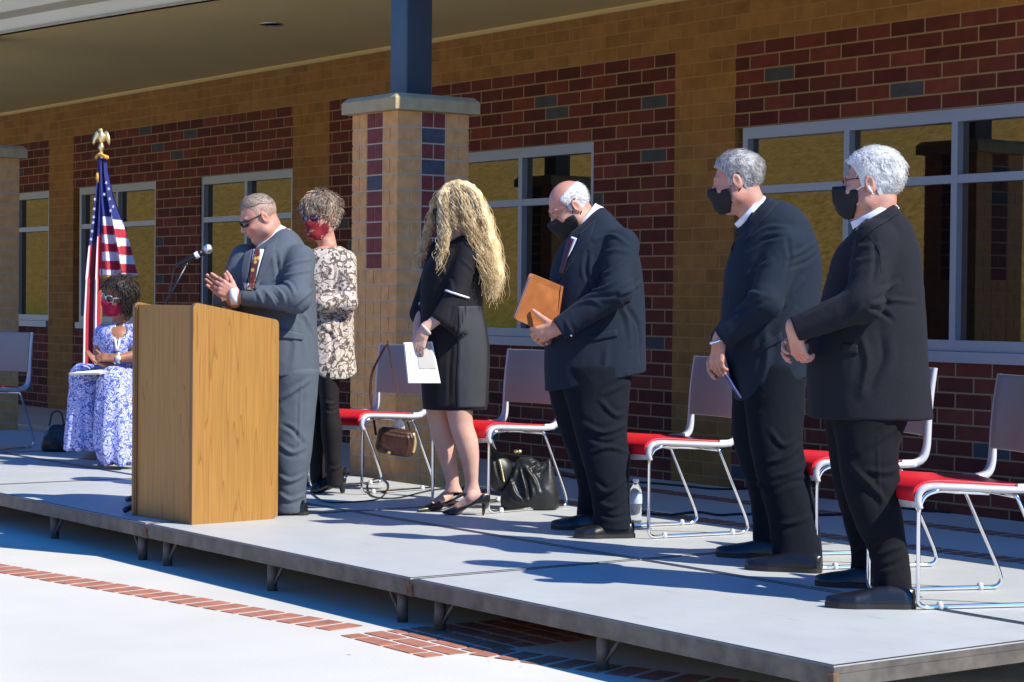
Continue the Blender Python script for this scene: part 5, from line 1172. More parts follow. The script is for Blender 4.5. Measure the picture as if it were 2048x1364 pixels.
    for a, b in (((-9.624,5.213,1.352), (-9.646,5.184,1.349)), ((-9.691,5.205,1.336), (-9.697,5.199,1.362))):
        MB().tube([a, b], [.046, .045], 16).build('shirt_cuff', M['shirt'], p)
    return p
for fn in (speaker, bald_man, grey_haired_man, white_haired_man): fn()
# ================================================================ the women
def pattern_mat(name, ramp, scale, rough=.8, distort=1.4, vor=True):
    m = mat(name, ramp[0][1], rough, spec=.2); n = m.node_tree.nodes; l = m.node_tree.links; b = n['Principled BSDF']
    tc = n.new('ShaderNodeTexCoord'); nz = n.new('ShaderNodeTexNoise'); nz.inputs['Scale'].default_value = scale*.6; nz.inputs['Detail'].default_value = 3; l.new(tc.outputs['Object'], nz.inputs['Vector'])
    sb = n.new('ShaderNodeVectorMath'); sb.operation = 'SCALE'; sb.inputs['Scale'].default_value = distort/scale*3; l.new(nz.outputs['Color'], sb.inputs[0])
    ad = n.new('ShaderNodeVectorMath'); l.new(tc.outputs['Object'], ad.inputs[0]); l.new(sb.outputs[0], ad.inputs[1])
    v = n.new('ShaderNodeTexVoronoi'); v.inputs['Scale'].default_value = scale; v.feature = 'F1'; l.new(ad.outputs[0], v.inputs['Vector'])
    ml = n.new('ShaderNodeMath'); ml.operation = 'MULTIPLY_ADD'; ml.inputs[1].default_value = 2.6; l.new(v.outputs['Distance'], ml.inputs[0]); l.new(nz.outputs['Fac'], ml.inputs[2])
    pp = n.new('ShaderNodeMath'); pp.operation = 'PINGPONG'; pp.inputs[1].default_value = 1; l.new(ml.outputs[0], pp.inputs[0])
    r = n.new('ShaderNodeValToRGB'); e = r.color_ramp.elements
    e[0].position = ramp[0][0]; e[0].color = (*ramp[0][1], 1); e[1].position = ramp[-1][0]; e[1].color = (*ramp[-1][1], 1)
    for p_, c in ramp[1:-1]: q = e.new(p_); q.color = (*c, 1)
    l.new(pp.outputs[0], r.inputs[0]); l.new(r.outputs[0], b.inputs['Base Color']); return m
M['snake_print'] = pattern_mat('snake_print_cloth', [(0, (.06, .05, .05)), (.18, (.2, .15, .12)), (.4, (.55, .48, .42)), (.6, (.6, .55, .5)), (.75, (.36, .26, .19)), (.88, (.6, .55, .5)), (1, (.09, .08, .09))], 17)
M['blue_paisley'] = pattern_mat('blue_paisley_cloth', [(0, (.04, .05, .3)), (.2, (.12, .18, .55)), (.4, (.5, .55, .85)), (.55, (.72, .7, .86)), (.7, (.4, .3, .55)), (.85, (.1, .2, .6)), (1, (.62, .6, .82))], 26)
M['black_dress'] = mat('black_dress', (.013, .013, .016), .85, spec=.2, bump=(18, .3, .01), sheen=.03); M['grey_dress'] = mat('charcoal_dress_panel', (.045, .047, .055), .85, spec=.2, bump=(18, .3, .01))
M['legging'] = mat('black_legging', (.014, .012, .013), .8, spec=.2, bump=(20, .3, .01))
M['hair_blonde'] = hair_mat('blonde_hair', (.5, .33, .14), (.86, .7, .43)); M['hair_dark'] = hair_mat('dark_brown_hair', (.012, .008, .006), (.035, .02, .013)); M['hair_highlight'] = hair_mat('highlighted_hair', (.13, .08, .05), (.58, .46, .35), 70)
M['maroon'] = pattern_mat('maroon_mask', [(0, (.3, .01, .05)), (.8, (.25, .008, .04)), (1, (.28, .01, .05))], 20); M['maroon_print'] = pattern_mat('printed_mask', [(0, (.26, .022, .03)), (.6, (.2, .014, .022)), (.78, (.24, .02, .03)), (.88, (.5, .38, .22)), (1, (.3, .05, .05))], 22)
M['lens_purple'] = mat('purple_lens', (.05, .02, .07), .08, spec=.9); M['white_frame'] = mat('white_frame', (.7, .66, .6), .3)
def pump(parent, heel, toe, fh=.07, m=None):
    """court shoe with stiletto heel; heel is the foot point of the spike, fh the heel height"""
    heel = A3(*heel); toe = A3(*toe); heel[2] = toe[2] = STZ; d = toe-heel; L = float(np.linalg.norm(d)); f = d/L; l = np.cross(UP, f); F = np.stack([f, l, UP], 1)
    def base(x): return np.interp(x/L, [-.1, 0, .15, .4, .62, .75, 1], [fh, fh, fh*.93, fh*.55, .012, .004, .004])
    def fn(P):
        x = P[:, 0]; z0 = base(x); hw = np.interp(x/L, [-.12, -.06, 0, .15, .4, .65, .8, .93, 1.0], [.004, .018, .026, .03, .031, .041, .033, .014, .004])
        ht = np.interp(x/L, [-.1, 0, .12, .3, .5, .62, .72, .85, 1], [.045, .05, .04, .022, .018, .022, .034, .024, .01])
        r = np.sqrt((P[:, 1]/hw)**2+(np.maximum(P[:, 2]-z0-.004, 0)/ht)**2); dd = (r-1)*np.minimum(hw, ht)
        dd = np.maximum(dd, z0-P[:, 2]); dd = np.maximum(dd, np.maximum(-.035-x, x-L))
        dd = smax(dd, -f_ell(P, (L*.3, 0, fh+.012), (L*.34, .024, .05), np.array(Euler((0, R(18), 0)).to_matrix(), np.float32)), .006)
        return smin(dd, f_cone(P, (0, 0, .0), (-.008, 0, fh), .005, .016), .008)
    V, Q = implicit(fn, A3(-.06, -.06, -.005), A3(L+.01, .06, fh+.08), .0045)
    return surf('shoe', [(V @ F.T+heel, Q)], m or M['shoe'], parent)
def curls(H_pts, m_, b, n, rng, r0=.0045, turns=5, amp=.012):
    """wavy locks along guide lines (lists of world points), jittered round each guide"""
    for g, spread, cnt in H_pts:
        P = spline(g, 6)
        for c in range(cnt):
            ph = rng.random()*6.28; o0 = rng.normal(size=3)*spread; o1 = rng.normal(size=3)*spread*1.2; o0[2] *= .4; cut = .72+.28*rng.random(); a_ = amp*(.7+.6*rng.random()); tr = turns*(.8+.5*rng.random())
            N_ = 34; pts = []; rr = []
            for i in range(N_):
                t = i/(N_-1)*cut; k = t*(len(P)-1); i0 = min(int(k), len(P)-2); p = P[i0].lerp(P[i0+1], k-i0)
                w_ = min(1, t*2.5); an = ph+tr*6.28*t
                q = p+Vector(o0.tolist())*(1-t)*min(1, .35+t*3)+Vector(o1.tolist())*t+(Vector(R0.tolist())*math.cos(an)+Vector(V0.tolist())*math.sin(an))*a_*w_
                pts.append(q); rr.append(r0*(1.0-.55*t)*(.5+.5*min(1, t*8)))
            b.tube(pts, rr, 4, cap=False, flat=.8)
def blonde_woman():
    H = Head((-9.284,6.348,1.851), face_dir(-14, 4), 1.0, neck=(-9.277,6.351,1.682), neck_r=(.048, .052))
    tor = [(-9.264,6.370,1.693,0.0471,0.075), (-9.267,6.364,1.655,0.0861,0.125), (-9.272,6.355,1.598,0.1292,0.155), (-9.281,6.340,1.509,0.1641,0.165), (-9.287,6.329,1.402,0.1668,0.155), (-9.284,6.328,1.289,0.1668,0.16), (-9.276,6.335,1.181,0.1816,0.178), (-9.272,6.338,1.073,0.1884,0.185), (-9.267,6.340,0.9121,0.183,0.18), (-9.263,6.339,0.756,0.1722,0.165)]
    hands = [dict(wrist=(-9.163,6.066,1.175), fdir=-UP*.86-R0*.3, back=-R0*.35-V0*.9, per=[(22, 20, 12), (18, 18, 12), (18, 18, 12), (20, 20, 12)], side=-1, thumb=(28, 5), forearm=(-9.111,6.175,1.284), s=.95, fore_r=(.034, .027)),
             dict(wrist=(-9.373,6.169,1.201), fdir=-UP*.9-R0*.2-V0*.3, back=-R0*.9-V0*.2, curls=(18, 18, 12), side=1, forearm=(-9.401,6.218,1.308), s=.95, fore_r=(.033, .027))]
    near = [(-9.183,6.316,0.8086,0.0802,0.085), (-9.183,6.314,0.7498,0.0721,0.08), (-9.178,6.319,0.6884,0.0655,0.068), (-9.159,6.341,0.5952,0.0641,0.064), (-9.149,6.353,0.5285,0.0548,0.058), (-9.148,6.368,0.421,0.0401,0.042), (-9.153,6.377,0.3586,0.0361,0.037), (-9.151,6.378,0.3105,0.0482,0.038)]
    far = [(-9.381,6.315,0.7998,0.0759,0.085), (-9.383,6.310,0.7401,0.065,0.078), (-9.383,6.325,0.6638,0.061,0.064), (-9.376,6.348,0.5684,0.0584,0.06), (-9.366,6.360,0.4952,0.0489,0.054), (-9.358,6.384,0.3915,0.0394,0.04), (-9.352,6.390,0.3372,0.0367,0.036), (-9.349,6.393,0.2992,0.0516,0.037)]
    def legs(P):
        d = smin(f_stack(P, near, 2), f_stack(P, far, 2), .004)
        for a, b_ in (((-9.061,6.388,0.2), (-9.233,6.247,0.2)), ((-9.511,6.576,0.2), (-9.409,6.209,0.2))):
            a = A3(*a); b_ = A3(*b_); d = smin(d, f_chain(P, [a+A3(0, 0, .085), a*.72+b_*.28+A3(0, 0, .085), a*.4+b_*.6+A3(0, 0, .035), a*.2+b_*.8+A3(0, 0, .017)], [.03, .032, .026, .016], .01), .02)
        return d
    lo, hi = bounds([q[:3] for q in near+far]+[(-9.233,6.247,0.2), (-9.409,6.209,0.2), (-9.061,6.388,0.2)], .07)
    parts = [H.mesh(), implicit(legs, lo, hi, .0055), body_core(tor[:-2], [], [], .014, .02)]+[hand_mesh(**h_) for h_ in hands]
    p = surf('person', parts, M['skin_pale'], None); tag(p, 'woman with long curly blonde hair in a black dress holding white papers', 'person')
    def dress(P):
        d = f_stack(P, tor, 2.2, round_top=.04, round_bot=.004)
        d = smin(d, f_chain(P, [(-9.134,6.325,1.609), (-9.105,6.237,1.369)], [.06, .055]), .02)
        fl = f_chain(P, [(-9.108,6.233,1.369), (-9.117,6.157,1.237)], [.052, .062])
        fl = smin(fl, f_chain(P, [(-9.103,6.239,1.369), (-9.087,6.230,1.184)], [.048, .04]), .03)
        ax = A3(*(-9.148,6.121,1.197))-A3(*(-9.108,6.233,1.369)); ax /= np.linalg.norm(ax); fl = smax(fl, (P-A3(*(-9.133,6.143,1.223))) @ ax, .006)
        d = smin(d, fl, .012)
        d = smin(d, f_chain(P, [(-9.429,6.344,1.614), (-9.468,6.282,1.368), (-9.423,6.221,1.265)], [.058, .056, .062]), .02)
        c = f_ell(P, (-9.285,6.289,1.664), (.075, .1, .085)); return smax(d, -c, .01)
    lo, hi = stackpad(tor)
    fo = [([(-9.280,6.330,1.181), (-9.284,6.318,0.9925), (-9.283,6.313,0.7772)], -.005, .012), ([(-9.234,6.396,1.236), (-9.225,6.401,1.020), (-9.223,6.396,0.7782)], .004, .015), ([(-9.257,6.375,1.558), (-9.224,6.418,1.505), (-9.207,6.440,1.424)], .005, .012), ([(-9.327,6.277,1.503), (-9.294,6.320,1.450), (-9.284,6.331,1.369)], .005, .012), ([(-9.283,6.330,1.302), (-9.289,6.319,1.235), (-9.299,6.304,1.194)], -.008, .01), ([(-9.259,6.363,1.316), (-9.261,6.359,1.235), (-9.266,6.350,1.168)], -.008, .01)]
    Dr = Cloth('dress', dress, lo-.12, hi+.12, .0078, M['black_dress'], p, fo, .003, 7, seed=9)
    Dr.patch('grey_side_panel', [(-9.266,6.354,1.310), (-9.261,6.354,1.074), (-9.262,6.347,0.9122), (-9.257,6.348,0.7615)], [(-9.193,6.455,1.312), (-9.171,6.478,1.102), (-9.168,6.477,0.9406), (-9.170,6.468,0.7657)], M['grey_dress'], .003, .002, 8, 16)
    Dr.line('sleeve_trim', [(-9.304,6.305,1.391), (-9.269,6.353,1.372), (-9.233,6.400,1.354)], M['white_paper'], .0055, .006)
    pump(p, (-9.039,6.373,0.2), (-9.192,6.216,0.2)); pump(p, (-9.462,6.549,0.2), (-9.345,6.161,0.2))
    w = MB(); c = Vector((-9.156,6.076,1.186)); ax = (Vector((-9.111,6.175,1.284))-Vector((-9.163,6.066,1.175))).normalized(); u = ax.orthogonal().normalized(); v = ax.cross(u)
    w.tube([c+(u*math.cos(t)+v*math.sin(t))*.031 for t in np.linspace(0, 2*math.pi, 20)[:-1]], .008, 6, closed=True); w.build('wristband', M['white_frame'], p)
    # hair: a full base shape, then several hundred wavy locks
    def hfn(P):
        q = H.inv(P); d = smax(H.skull(q)-.02, np.interp(q[:, 0], [-.13, -.02, .035, .06, .08, .12], [-.14, -.14, -.1, .03, .075, .09])-q[:, 2], .01)*H.s
        e = f_chain(P, [(-9.243,6.404,1.881), (-9.218,6.434,1.747), (-9.182,6.463,1.613), (-9.158,6.491,1.479), (-9.156,6.507,1.371)], [.075, .09, .085, .07, .03], .02)
        g = f_chain(P, [(-9.273,6.278,1.891), (-9.238,6.256,1.796), (-9.211,6.238,1.701), (-9.197,6.220,1.608)], [.05, .04, .034, .015], .01)
        return smin(smin(d, e, .03), g, .02)
    lo, hi = bounds([(-9.284,6.348,1.851), (-9.156,6.507,1.345), (-9.328,6.277,1.557), (-9.305,6.322,1.975)], .16)
    hv = implicit(hfn, lo, hi, .008, lambda V, N: .010*fbm(V*np.array([38, 38, 18], np.float32), 2))
    o = surf('hair', [hv], M['hair_blonde'], p)
    rng = np.random.default_rng(4); b = MB()
    guides = [([(-9.240,6.326,1.969), (-9.150,6.363,1.898), (-9.100,6.377,1.769), (-9.086,6.408,1.610), (-9.078,6.447,1.465), (-9.092,6.459,1.331)], .018, 40),
              ([(-9.286,6.348,1.975), (-9.222,6.435,1.903), (-9.181,6.487,1.775), (-9.152,6.521,1.614), (-9.137,6.538,1.479), (-9.150,6.516,1.345)], .018, 36),
              ([(-9.239,6.293,1.965), (-9.157,6.302,1.888), (-9.109,6.313,1.768), (-9.085,6.342,1.635), (-9.067,6.396,1.504), (-9.087,6.432,1.344)], .016, 36),
              ([(-9.331,6.389,1.976), (-9.298,6.482,1.886), (-9.268,6.536,1.724), (-9.227,6.552,1.534), (-9.198,6.534,1.345)], .02, 24),
              ([(-9.255,6.288,1.966), (-9.231,6.234,1.888), (-9.200,6.221,1.767), (-9.174,6.201,1.633), (-9.172,6.166,1.487)], .010, 30),
              ([(-9.264,6.294,1.964), (-9.266,6.238,1.897), (-9.249,6.222,1.768), (-9.203,6.195,1.634), (-9.198,6.165,1.527)], .008, 16),
              ([(-9.247,6.299,1.963), (-9.196,6.265,1.875), (-9.177,6.253,1.768), (-9.157,6.262,1.701)], .012, 18),
              ([(-9.338,6.328,1.963), (-9.397,6.294,1.883), (-9.442,6.280,1.748), (-9.472,6.249,1.599), (-9.475,6.207,1.470)], .013, 22)]
    guides = [(a_, s_*1.15, int(c_*2.4)) for a_, s_, c_ in guides]
    curls(guides, None, b, 0, rng, .0021, 6.5, .009)
    ob = b.build('hair_locks', M['hair_blonde'], o)
    mk = face_mask(H, M['mask_black'], p, bulge=.01)
    # papers in her hands
    f = tag(empty('papers'), 'stack of white papers with a grey card on top held by the blonde woman', 'papers')
    a, bq, c, d = [Vector(q) for q in ((-9.201,5.978,1.114), (-9.184,6.137,1.119), (-9.154,6.171,0.9028), (-9.184,5.994,0.9044))]
    n = (bq-a).cross(d-a).normalized(); n = n if n.dot(Vector(V0.tolist())) > 0 else -n
    def sheet(q, t0, t1, nm, m, par):
        g = MB(); g.add([x+n*t0 for x in q]+[x+n*t1 for x in q], [(0, 1, 2, 3), (7, 6, 5, 4), (0, 4, 5, 1), (1, 5, 6, 2), (2, 6, 7, 3), (3, 7, 4, 0)]); return g.build(nm, m, par)
    for k in range(5):
        jx = Vector(R0.tolist())*.004*(k % 3-1)+Vector((0, 0, .003*(k % 2)))
        sheet([x+jx for x in (a, bq, c, d)], .004*k, .004*k+.0025, 'sheet', M['white_paper'], f)
    up = lambda u, v_: (a.lerp(bq, u)).lerp(d.lerp(c, u), v_)
    sheet([up(.37, .03), up(.93, .03), up(.93, .64), up(.37, .64)], -.003, -.001, 'grey_card', mat('grey_card', (.45, .44, .42), .7), f)
    return p
def leopard_woman():
    H = Head((-10.549,6.254,1.814), face_dir(58, 6), 1.0, neck=(-10.521,6.287,1.645), neck_r=(.05, .055), fat=.5)
    tor = [(-10.514,6.296,1.657,0.0672,0.08), (-10.520,6.287,1.616,0.1257,0.135), (-10.527,6.274,1.540,0.1696,0.165), (-10.528,6.269,1.423,0.1754,0.18), (-10.523,6.270,1.218,0.171,0.185), (-10.516,6.274,1.028,0.171,0.19), (-10.502,6.288,0.8793,0.171,0.185)]
    hands = [dict(wrist=(-10.344,6.111,1.318), fdir=-R0*.8+UP*.4, back=-V0*.9+UP*.2, curls=(20, 25, 20), side=-1, forearm=(-10.316,6.184,1.313), s=.95)]
    H2 = Head
    parts = [H.mesh(), body_core(tor[:-2], [], [], .014, .02), hand_mesh(**hands[0])]
    p = surf('person', parts, M['skin'], None); tag(p, 'woman in snake print top with short highlighted hair standing behind the speaker', 'person')
    def top(P):
        d = f_stack(P, tor, 2.2, round_top=.04, round_bot=.004)
        d = smin(d, f_chain(P, [(-10.408,6.338,1.563), (-10.319,6.299,1.322), (-10.331,6.146,1.315)], [.066, .058, .048], .02), .018)
        d = smin(d, f_chain(P, [(-10.628,6.205,1.563), (-10.557,6.125,1.334), (-10.392,6.113,1.306)], [.06, .055, .045], .02), .018)
        d = smax(d, A3(*(-10.445,6.367,0.9153))[2]-P[:, 2]+.05*np.sin((P @ R0)*14), .008)
        return smax(d, -f_ell(P, (-10.511,6.250,1.662), (.08, .1, .05)), .01)
    lo, hi = stackpad(tor)
    fo = [([(-10.524,6.274,1.364), (-10.490,6.321,1.394), (-10.457,6.369,1.453)], .008, .012), ([(-10.530,6.262,1.247), (-10.487,6.321,1.242), (-10.436,6.392,1.293)], .009, .012), ([(-10.537,6.250,1.189), (-10.493,6.309,1.146), (-10.448,6.367,1.044)], .008, .016), ([(-10.452,6.368,1.219), (-10.435,6.386,1.073), (-10.428,6.391,0.9273)], .007, .016), ([(-10.502,6.297,1.160), (-10.493,6.306,1.043), (-10.497,6.296,0.9408)], -.007, .014), ([(-10.502,6.310,1.569), (-10.495,6.317,1.482), (-10.503,6.302,1.365)], -.008, .012)]
    Cloth('blouse', top, lo-.08, hi+.08, .0085, M['snake_print'], p, fo, .004, 8, seed=12)
    legs = [[(-10.432,6.250,0.9434,0.0639,0.11), (-10.429,6.250,0.8127,0.0581,0.1), (-10.423,6.254,0.6966,0.0523,0.085), (-10.416,6.261,0.5951,0.061,0.08), (-10.418,6.270,0.4492,0.0494,0.062), (-10.415,6.286,0.3236,0.0465,0.05), (-10.414,6.286,0.2537,0.0465,0.048)],
            [(-10.622,6.260,0.9372,0.0809,0.11), (-10.614,6.263,0.6872,0.0677,0.085), (-10.605,6.272,0.5696,0.0618,0.078), (-10.600,6.274,0.4226,0.0471,0.06), (-10.593,6.278,0.2608,0.0412,0.05)]]
    def tfn(P): return smin(f_stack(P, legs[0], 2.1), f_stack(P, legs[1], 2.1), .01)
    lo, hi = stackpad(legs[0]+legs[1])
    Cloth('leggings', tfn, lo, hi, .0085, M['legging'], p, [([(-10.519,6.260,0.7504), (-10.493,6.295,0.7274), (-10.466,6.333,0.7454)], .005, .01), ([(-10.518,6.260,0.7065), (-10.488,6.300,0.6866), (-10.458,6.343,0.7075)], -.004, .01), ([(-10.499,6.275,0.3706), (-10.471,6.313,0.3477), (-10.444,6.351,0.3715)], .005, .01)], .003, 9, seed=14)
    for hl, to in (((-10.507,6.404,0.2), (-10.525,6.184,0.2)), ((-10.937,6.581,0.2), (-10.965,6.393,0.2))):
        heel = A3(*hl); toe = A3(*to); heel[2] = toe[2] = STZ; d_ = toe-heel; L = float(np.linalg.norm(d_)); f = d_/L; F = np.stack([f, np.cross(UP, f), UP], 1)
        def fn(P):
            z0 = np.interp(P[:, 0]/L, [-.1, .15, .55, .7, 1], [.055, .053, .008, .006, .006])
            d = smin(f_cone(P, (.03, 0, .16), (.035, 0, .085), .048, .04), f_chain(P, [(.035, 0, .085), (L*.5, 0, .06), (L*.8, 0, .032), (L-.022, 0, .026)], [.038, .037, .034, .02], .01), .03)
            d = np.maximum(smax(d, P[:, 2]-.15, .004), z0-P[:, 2]); return smin(d, f_cone(P, (.008, 0, .0), (.014, 0, .065), .013, .024), .006)
        V, Q = implicit(lambda P: np.maximum(fn(P), -P[:, 2]+.001), A3(-.06, -.07, -.005), A3(L+.02, .07, .17), .005)
        bt = surf('ankle_boot', [(V @ F.T+heel, Q)], M['shoe'], p)
        MB().tube([tuple(heel+f*(.03+.044*math.cos(t))+F[:, 1]*.044*math.sin(t)+UP*.1) for t in np.linspace(0, 6.28, 18)[:-1]], .005, 6, closed=True).build('strap', M['shoe'], bt)
        MB().lathe([(.008, 0), (.008, .004)], tuple(heel+f*.02-F[:, 1]*-.046+UP*.1), 10, 0, tuple(F[:, 1])).build('buckle', M['chrome'], bt)
    hair_short(H, 'hair', M['hair_highlight'], p, [(-.13, -.07), (-.07, -.062), (-.035, -.04), (-.012, .02), (.002, .028), (.014, -.015), (.026, -.01), (.034, .03), (.06, .042), (.08, .044), (.12, .04)], t=lambda P: .012+.022*np.clip((P[:, 2]-.02)*12, 0, 1), tuft=.009, freq=24, strands=700, slen=.06, lift=.2, flow=(.5, .5, -.55), seed=21, sw=.0016)
    face_mask(H, M['maroon_print'], p, bulge=.012, side=.03, top=-.008, loopmat=M['mask_black'])
    glasses(H, p, M['lens_purple'], M['lens_purple'], w=.03, h=.019, wire=.0018, x0=.104)
    MB().lathe([(.004, -.004), (.006, 0), (.004, .004)], tuple(H.w(np.array([(.0, .09, -.042)]))[0]), 8).build('earring', M['chrome'], p)
    return p
def seated_woman():
    H = Head((-12.983,6.118,1.340), face_dir(48, 8, -14), .98, neck=(-13.021,6.145,1.164), neck_r=(.045, .05))
    tor = [(-13.019,6.147,1.157,0.078,0.08), (-13.022,6.142,1.110,0.1187,0.125), (-13.020,6.141,1.015,0.1255,0.14), (-13.016,6.144,0.9134,0.1085,0.135), (-13.018,6.138,0.8184,0.1221,0.16), (-13.014,6.140,0.7269,0.1322,0.17)]
    hands = [dict(wrist=(-12.798,6.019,0.9341), fdir=-R0*.97+UP*.05, back=UP*.75-V0*.5, curls=(14, 16, 10), side=-1, forearm=(-12.785,6.122,0.947), thumb=(38, 10), s=1.0, fore_r=(.033, .026)),
             dict(wrist=(-12.856,5.989,0.886), fdir=-R0*.85+UP*.35-V0*.2, back=-UP*.75+V0*.3, curls=(12, 14, 8), side=1, forearm=(-13.081,6.020,0.9397), thumb=(38, 10), s=1.0, fore_r=(.033, .026))]
    foot = [A3(*(-13.426,6.320,0.2))+A3(0, 0, .05), A3(*(-13.161,6.157,0.2))+A3(0, 0, .035), A3(*(-13.027,6.044,0.2))+A3(0, 0, .02)]
    K2h = (-12.779,5.990,0.7985)
    def lim(P):
        d = f_chain(P, [(-13.067,6.045,1.089), (-13.096,6.034,0.9595), (-12.874,5.997,0.8853)], [.042, .036, .03], .01)
        d = np.minimum(d, f_chain(P, [(-12.923,6.209,1.085), (-12.839,6.184,0.945), (-12.795,6.040,0.934)], [.042, .036, .028], .01))
        d = np.minimum(d, f_chain(P, [(-12.989,6.176,0.7612), K2h, foot[0]], [.07, .05, .034], .01))
        return np.minimum(d, f_chain(P, foot, [.034, .036, .026], .01))
    lo, hi = bounds([(-13.085,6.054,1.089), (-12.949,6.237,0.9416), (-12.828,5.976,0.887), (-13.032,6.035,0.2), (-13.426,6.320,0.2), K2h, (-12.989,6.176,0.7612)], .1)
    parts = [H.mesh(), implicit(lim, lo, hi, .008), body_core(tor[:-1], [], [], .014, .02)]+[hand_mesh(**h_) for h_ in hands]
    p = surf('person', parts, M['skin_brown'], None); tag(p, 'seated woman in blue patterned dress and maroon mask clapping left of the lectern', 'person')
    K1, K2 = (-13.049,5.890,0.807), (-12.779,5.990,0.7985)      # knees
    def dress(P):
        d = f_stack(P, tor, 2.2, round_top=.04)
        d = smin(d, f_chain(P, [(-13.082,6.059,1.102), (-13.092,6.043,1.041)], [.056, .052]), .02); d = smin(d, f_chain(P, [(-12.937,6.208,1.105), (-12.877,6.202,1.018)], [.056, .052]), .02)
        d = smin(d, f_chain(P, [(-13.072,6.112,0.7489), K1], [.12, .085]), .04); d = smin(d, f_chain(P, [(-12.970,6.167,0.7451), K2], [.12, .085]), .04)
        return smax(d, -f_ell(P, (-12.929,6.101,1.152), (.05, .06, .12)), .01)
    sk = [(-13.029,5.917,0.7939,0.1076,0.09), (-13.023,5.906,0.7136,0.1092,0.09), (-13.015,5.894,0.5462,0.1108,0.1), (-13.017,5.885,0.3782,0.1141,0.115), (-13.013,5.889,0.3212,0.1225,0.12)]
    sk2 = [(-12.794,6.004,0.8145,0.1132,0.1), (-12.782,5.999,0.6885,0.1197,0.11), (-12.767,5.997,0.4896,0.1296,0.125), (-12.755,6.007,0.307,0.123,0.14), (-12.742,6.023,0.2374,0.1097,0.14)]
    def full(P):
        th_ = np.arctan2((P-A3(*(-13.031,5.887,0.4783))) @ V0, (P-A3(*(-13.031,5.887,0.4783))) @ R0); t2 = np.arctan2((P-A3(*(-12.774,6.004,0.489))) @ V0, (P-A3(*(-12.774,6.004,0.489))) @ R0)
        dp = np.clip(((-13.158,5.943,0.7754)[2]-P[:, 2])/.35, 0, 1)
        a = f_stack(P, sk, 2, round_top=.04)+.012*dp*np.sin(th_*9); b = f_stack(P, sk2, 2, round_top=.05)+.014*dp*np.sin(t2*8+1)
        return smin(smin(dress(P), a, .03), b, .02)
    lo, hi = bounds([q[:3] for q in tor+sk+sk2], .2)
    J = Cloth('dress', full, lo, hi, .0105, M['blue_paisley'], p, (), .004, 8, seed=17)
    sh = MB(); fp = [tuple(q-A3(0, 0, .0)) for q in foot]
    a_ = A3(*(-13.580,6.422,0.2)); b_ = A3(*(-12.958,5.994,0.2)); f = (b_-a_)/np.linalg.norm(b_-a_); l = np.cross(UP, f)
    sh.prism([tuple((a_+f*x+l*y)[:2]) for x, y in ((0, -.03), (.1, -.034), (.2, -.036), (.25, -.02), (.25, .02), (.2, .036), (.1, .034), (0, .03))], STZ+.001, STZ+.016)
    sh.tube([tuple(a_+f*.17+l*.034*math.cos(t)+UP*(.02+.038*math.sin(t))) for t in np.linspace(0, math.pi, 10)], .009, 6, flat=1); sh.tube([tuple(a_+f*.09+l*.036*math.cos(t)+UP*(.02+.06*math.sin(t))) for t in np.linspace(0, math.pi, 10)], .009, 6)
    sh.build('sandal', M['shoe'], p)
    hair_short(H, 'hair', M['hair_dark'], p, [(-.13, -.11), (-.03, -.105), (.0, -.1), (.02, -.09), (.032, -.03), (.045, .05), (.065, .072), (.12, .09)], t=lambda P: .03+.018*np.clip(-P[:, 2]*8+.3, 0, 1), tuft=.014, freq=20, strands=420, slen=.07, lift=.15, flow=(-.2, 0, -1), seed=31, sw=.0022)
    fm = face_mask(H, M['maroon'], p, bulge=.014, side=.012, top=-.006, bottom=-.13)
    e = MB(); c = H.w(np.array([(.104, .022, -.062), (.112, .008, -.052), (.115, .0, -.065), (.11, .012, -.075), (.112, -.006, -.078)])); 
    for q in c: e.lathe([(.0, -.004), (.006, -.002), (.006, .002), (.0, .004)], tuple(q), 8, 0, tuple(H.F[:, 0]))
    e.build('mask_emblem', M['gold_fringe'], fm)
    glasses(H, p, M['white_frame'], M['lens_dark'], w=.029, h=.022, wire=.0028, x0=.105, round_=2.2)
    w = MB(); c = Vector((-12.791,6.038,0.9341)); ax = Vector(R0.tolist()); u = Vector((0, 0, 1)); v = ax.cross(u)
    w.tube([c+(u*math.cos(t)+v*math.sin(t))*.031 for t in np.linspace(0, 6.28, 18)[:-1]], .009, 6, closed=True); w.lathe([(.02, 0), (.02, .008)], tuple(c+Vector((V0*-.034).tolist())), 14, 0, tuple(-V0)); w.build('wristwatch', M['white_frame'], p)
    for q in ([(-13.040,6.120,1.198), (-13.039,6.117,1.089), (-13.031,6.125,0.9742)], [(-12.994,6.183,1.199), (-13.016,6.150,1.090), (-13.029,6.128,0.9742)]): J.patch('lanyard', [Vector(x) for x in q], [Vector(x)+Vector((R0*.014).tolist()) for x in q], M['white_paper'], .008, .002, 2, 8)
    # folder on her lap
    f = tag(empty('clipboard'), 'white folder with papers lying on the lap of the seated woman', 'folder')
    a, b, c, d = [Vector(q) for q in ((-12.930,5.747,0.8197), (-13.061,6.044,0.8418), (-12.901,6.130,0.8596), (-12.701,5.860,0.8295))]
    for k, (m_, nm) in enumerate(((M['white_paper'], 'board'), (M['white_frame'], 'sheet'), (M['white_paper'], 'sheet'))):
        o_ = Vector((.01*k, -.008*k, .005*k)); q = [x+o_ for x in (a, b, c, d)]; q2 = [x+Vector((0, 0, .004)) for x in q]
        MB().add(q+q2, [(3, 2, 1, 0), (4, 5, 6, 7), (0, 1, 5, 4), (1, 2, 6, 5), (2, 3, 7, 6), (3, 0, 4, 7)]).build(nm, m_, f)
    return p
for fn in (leopard_woman, blonde_woman, seated_woman): fn()
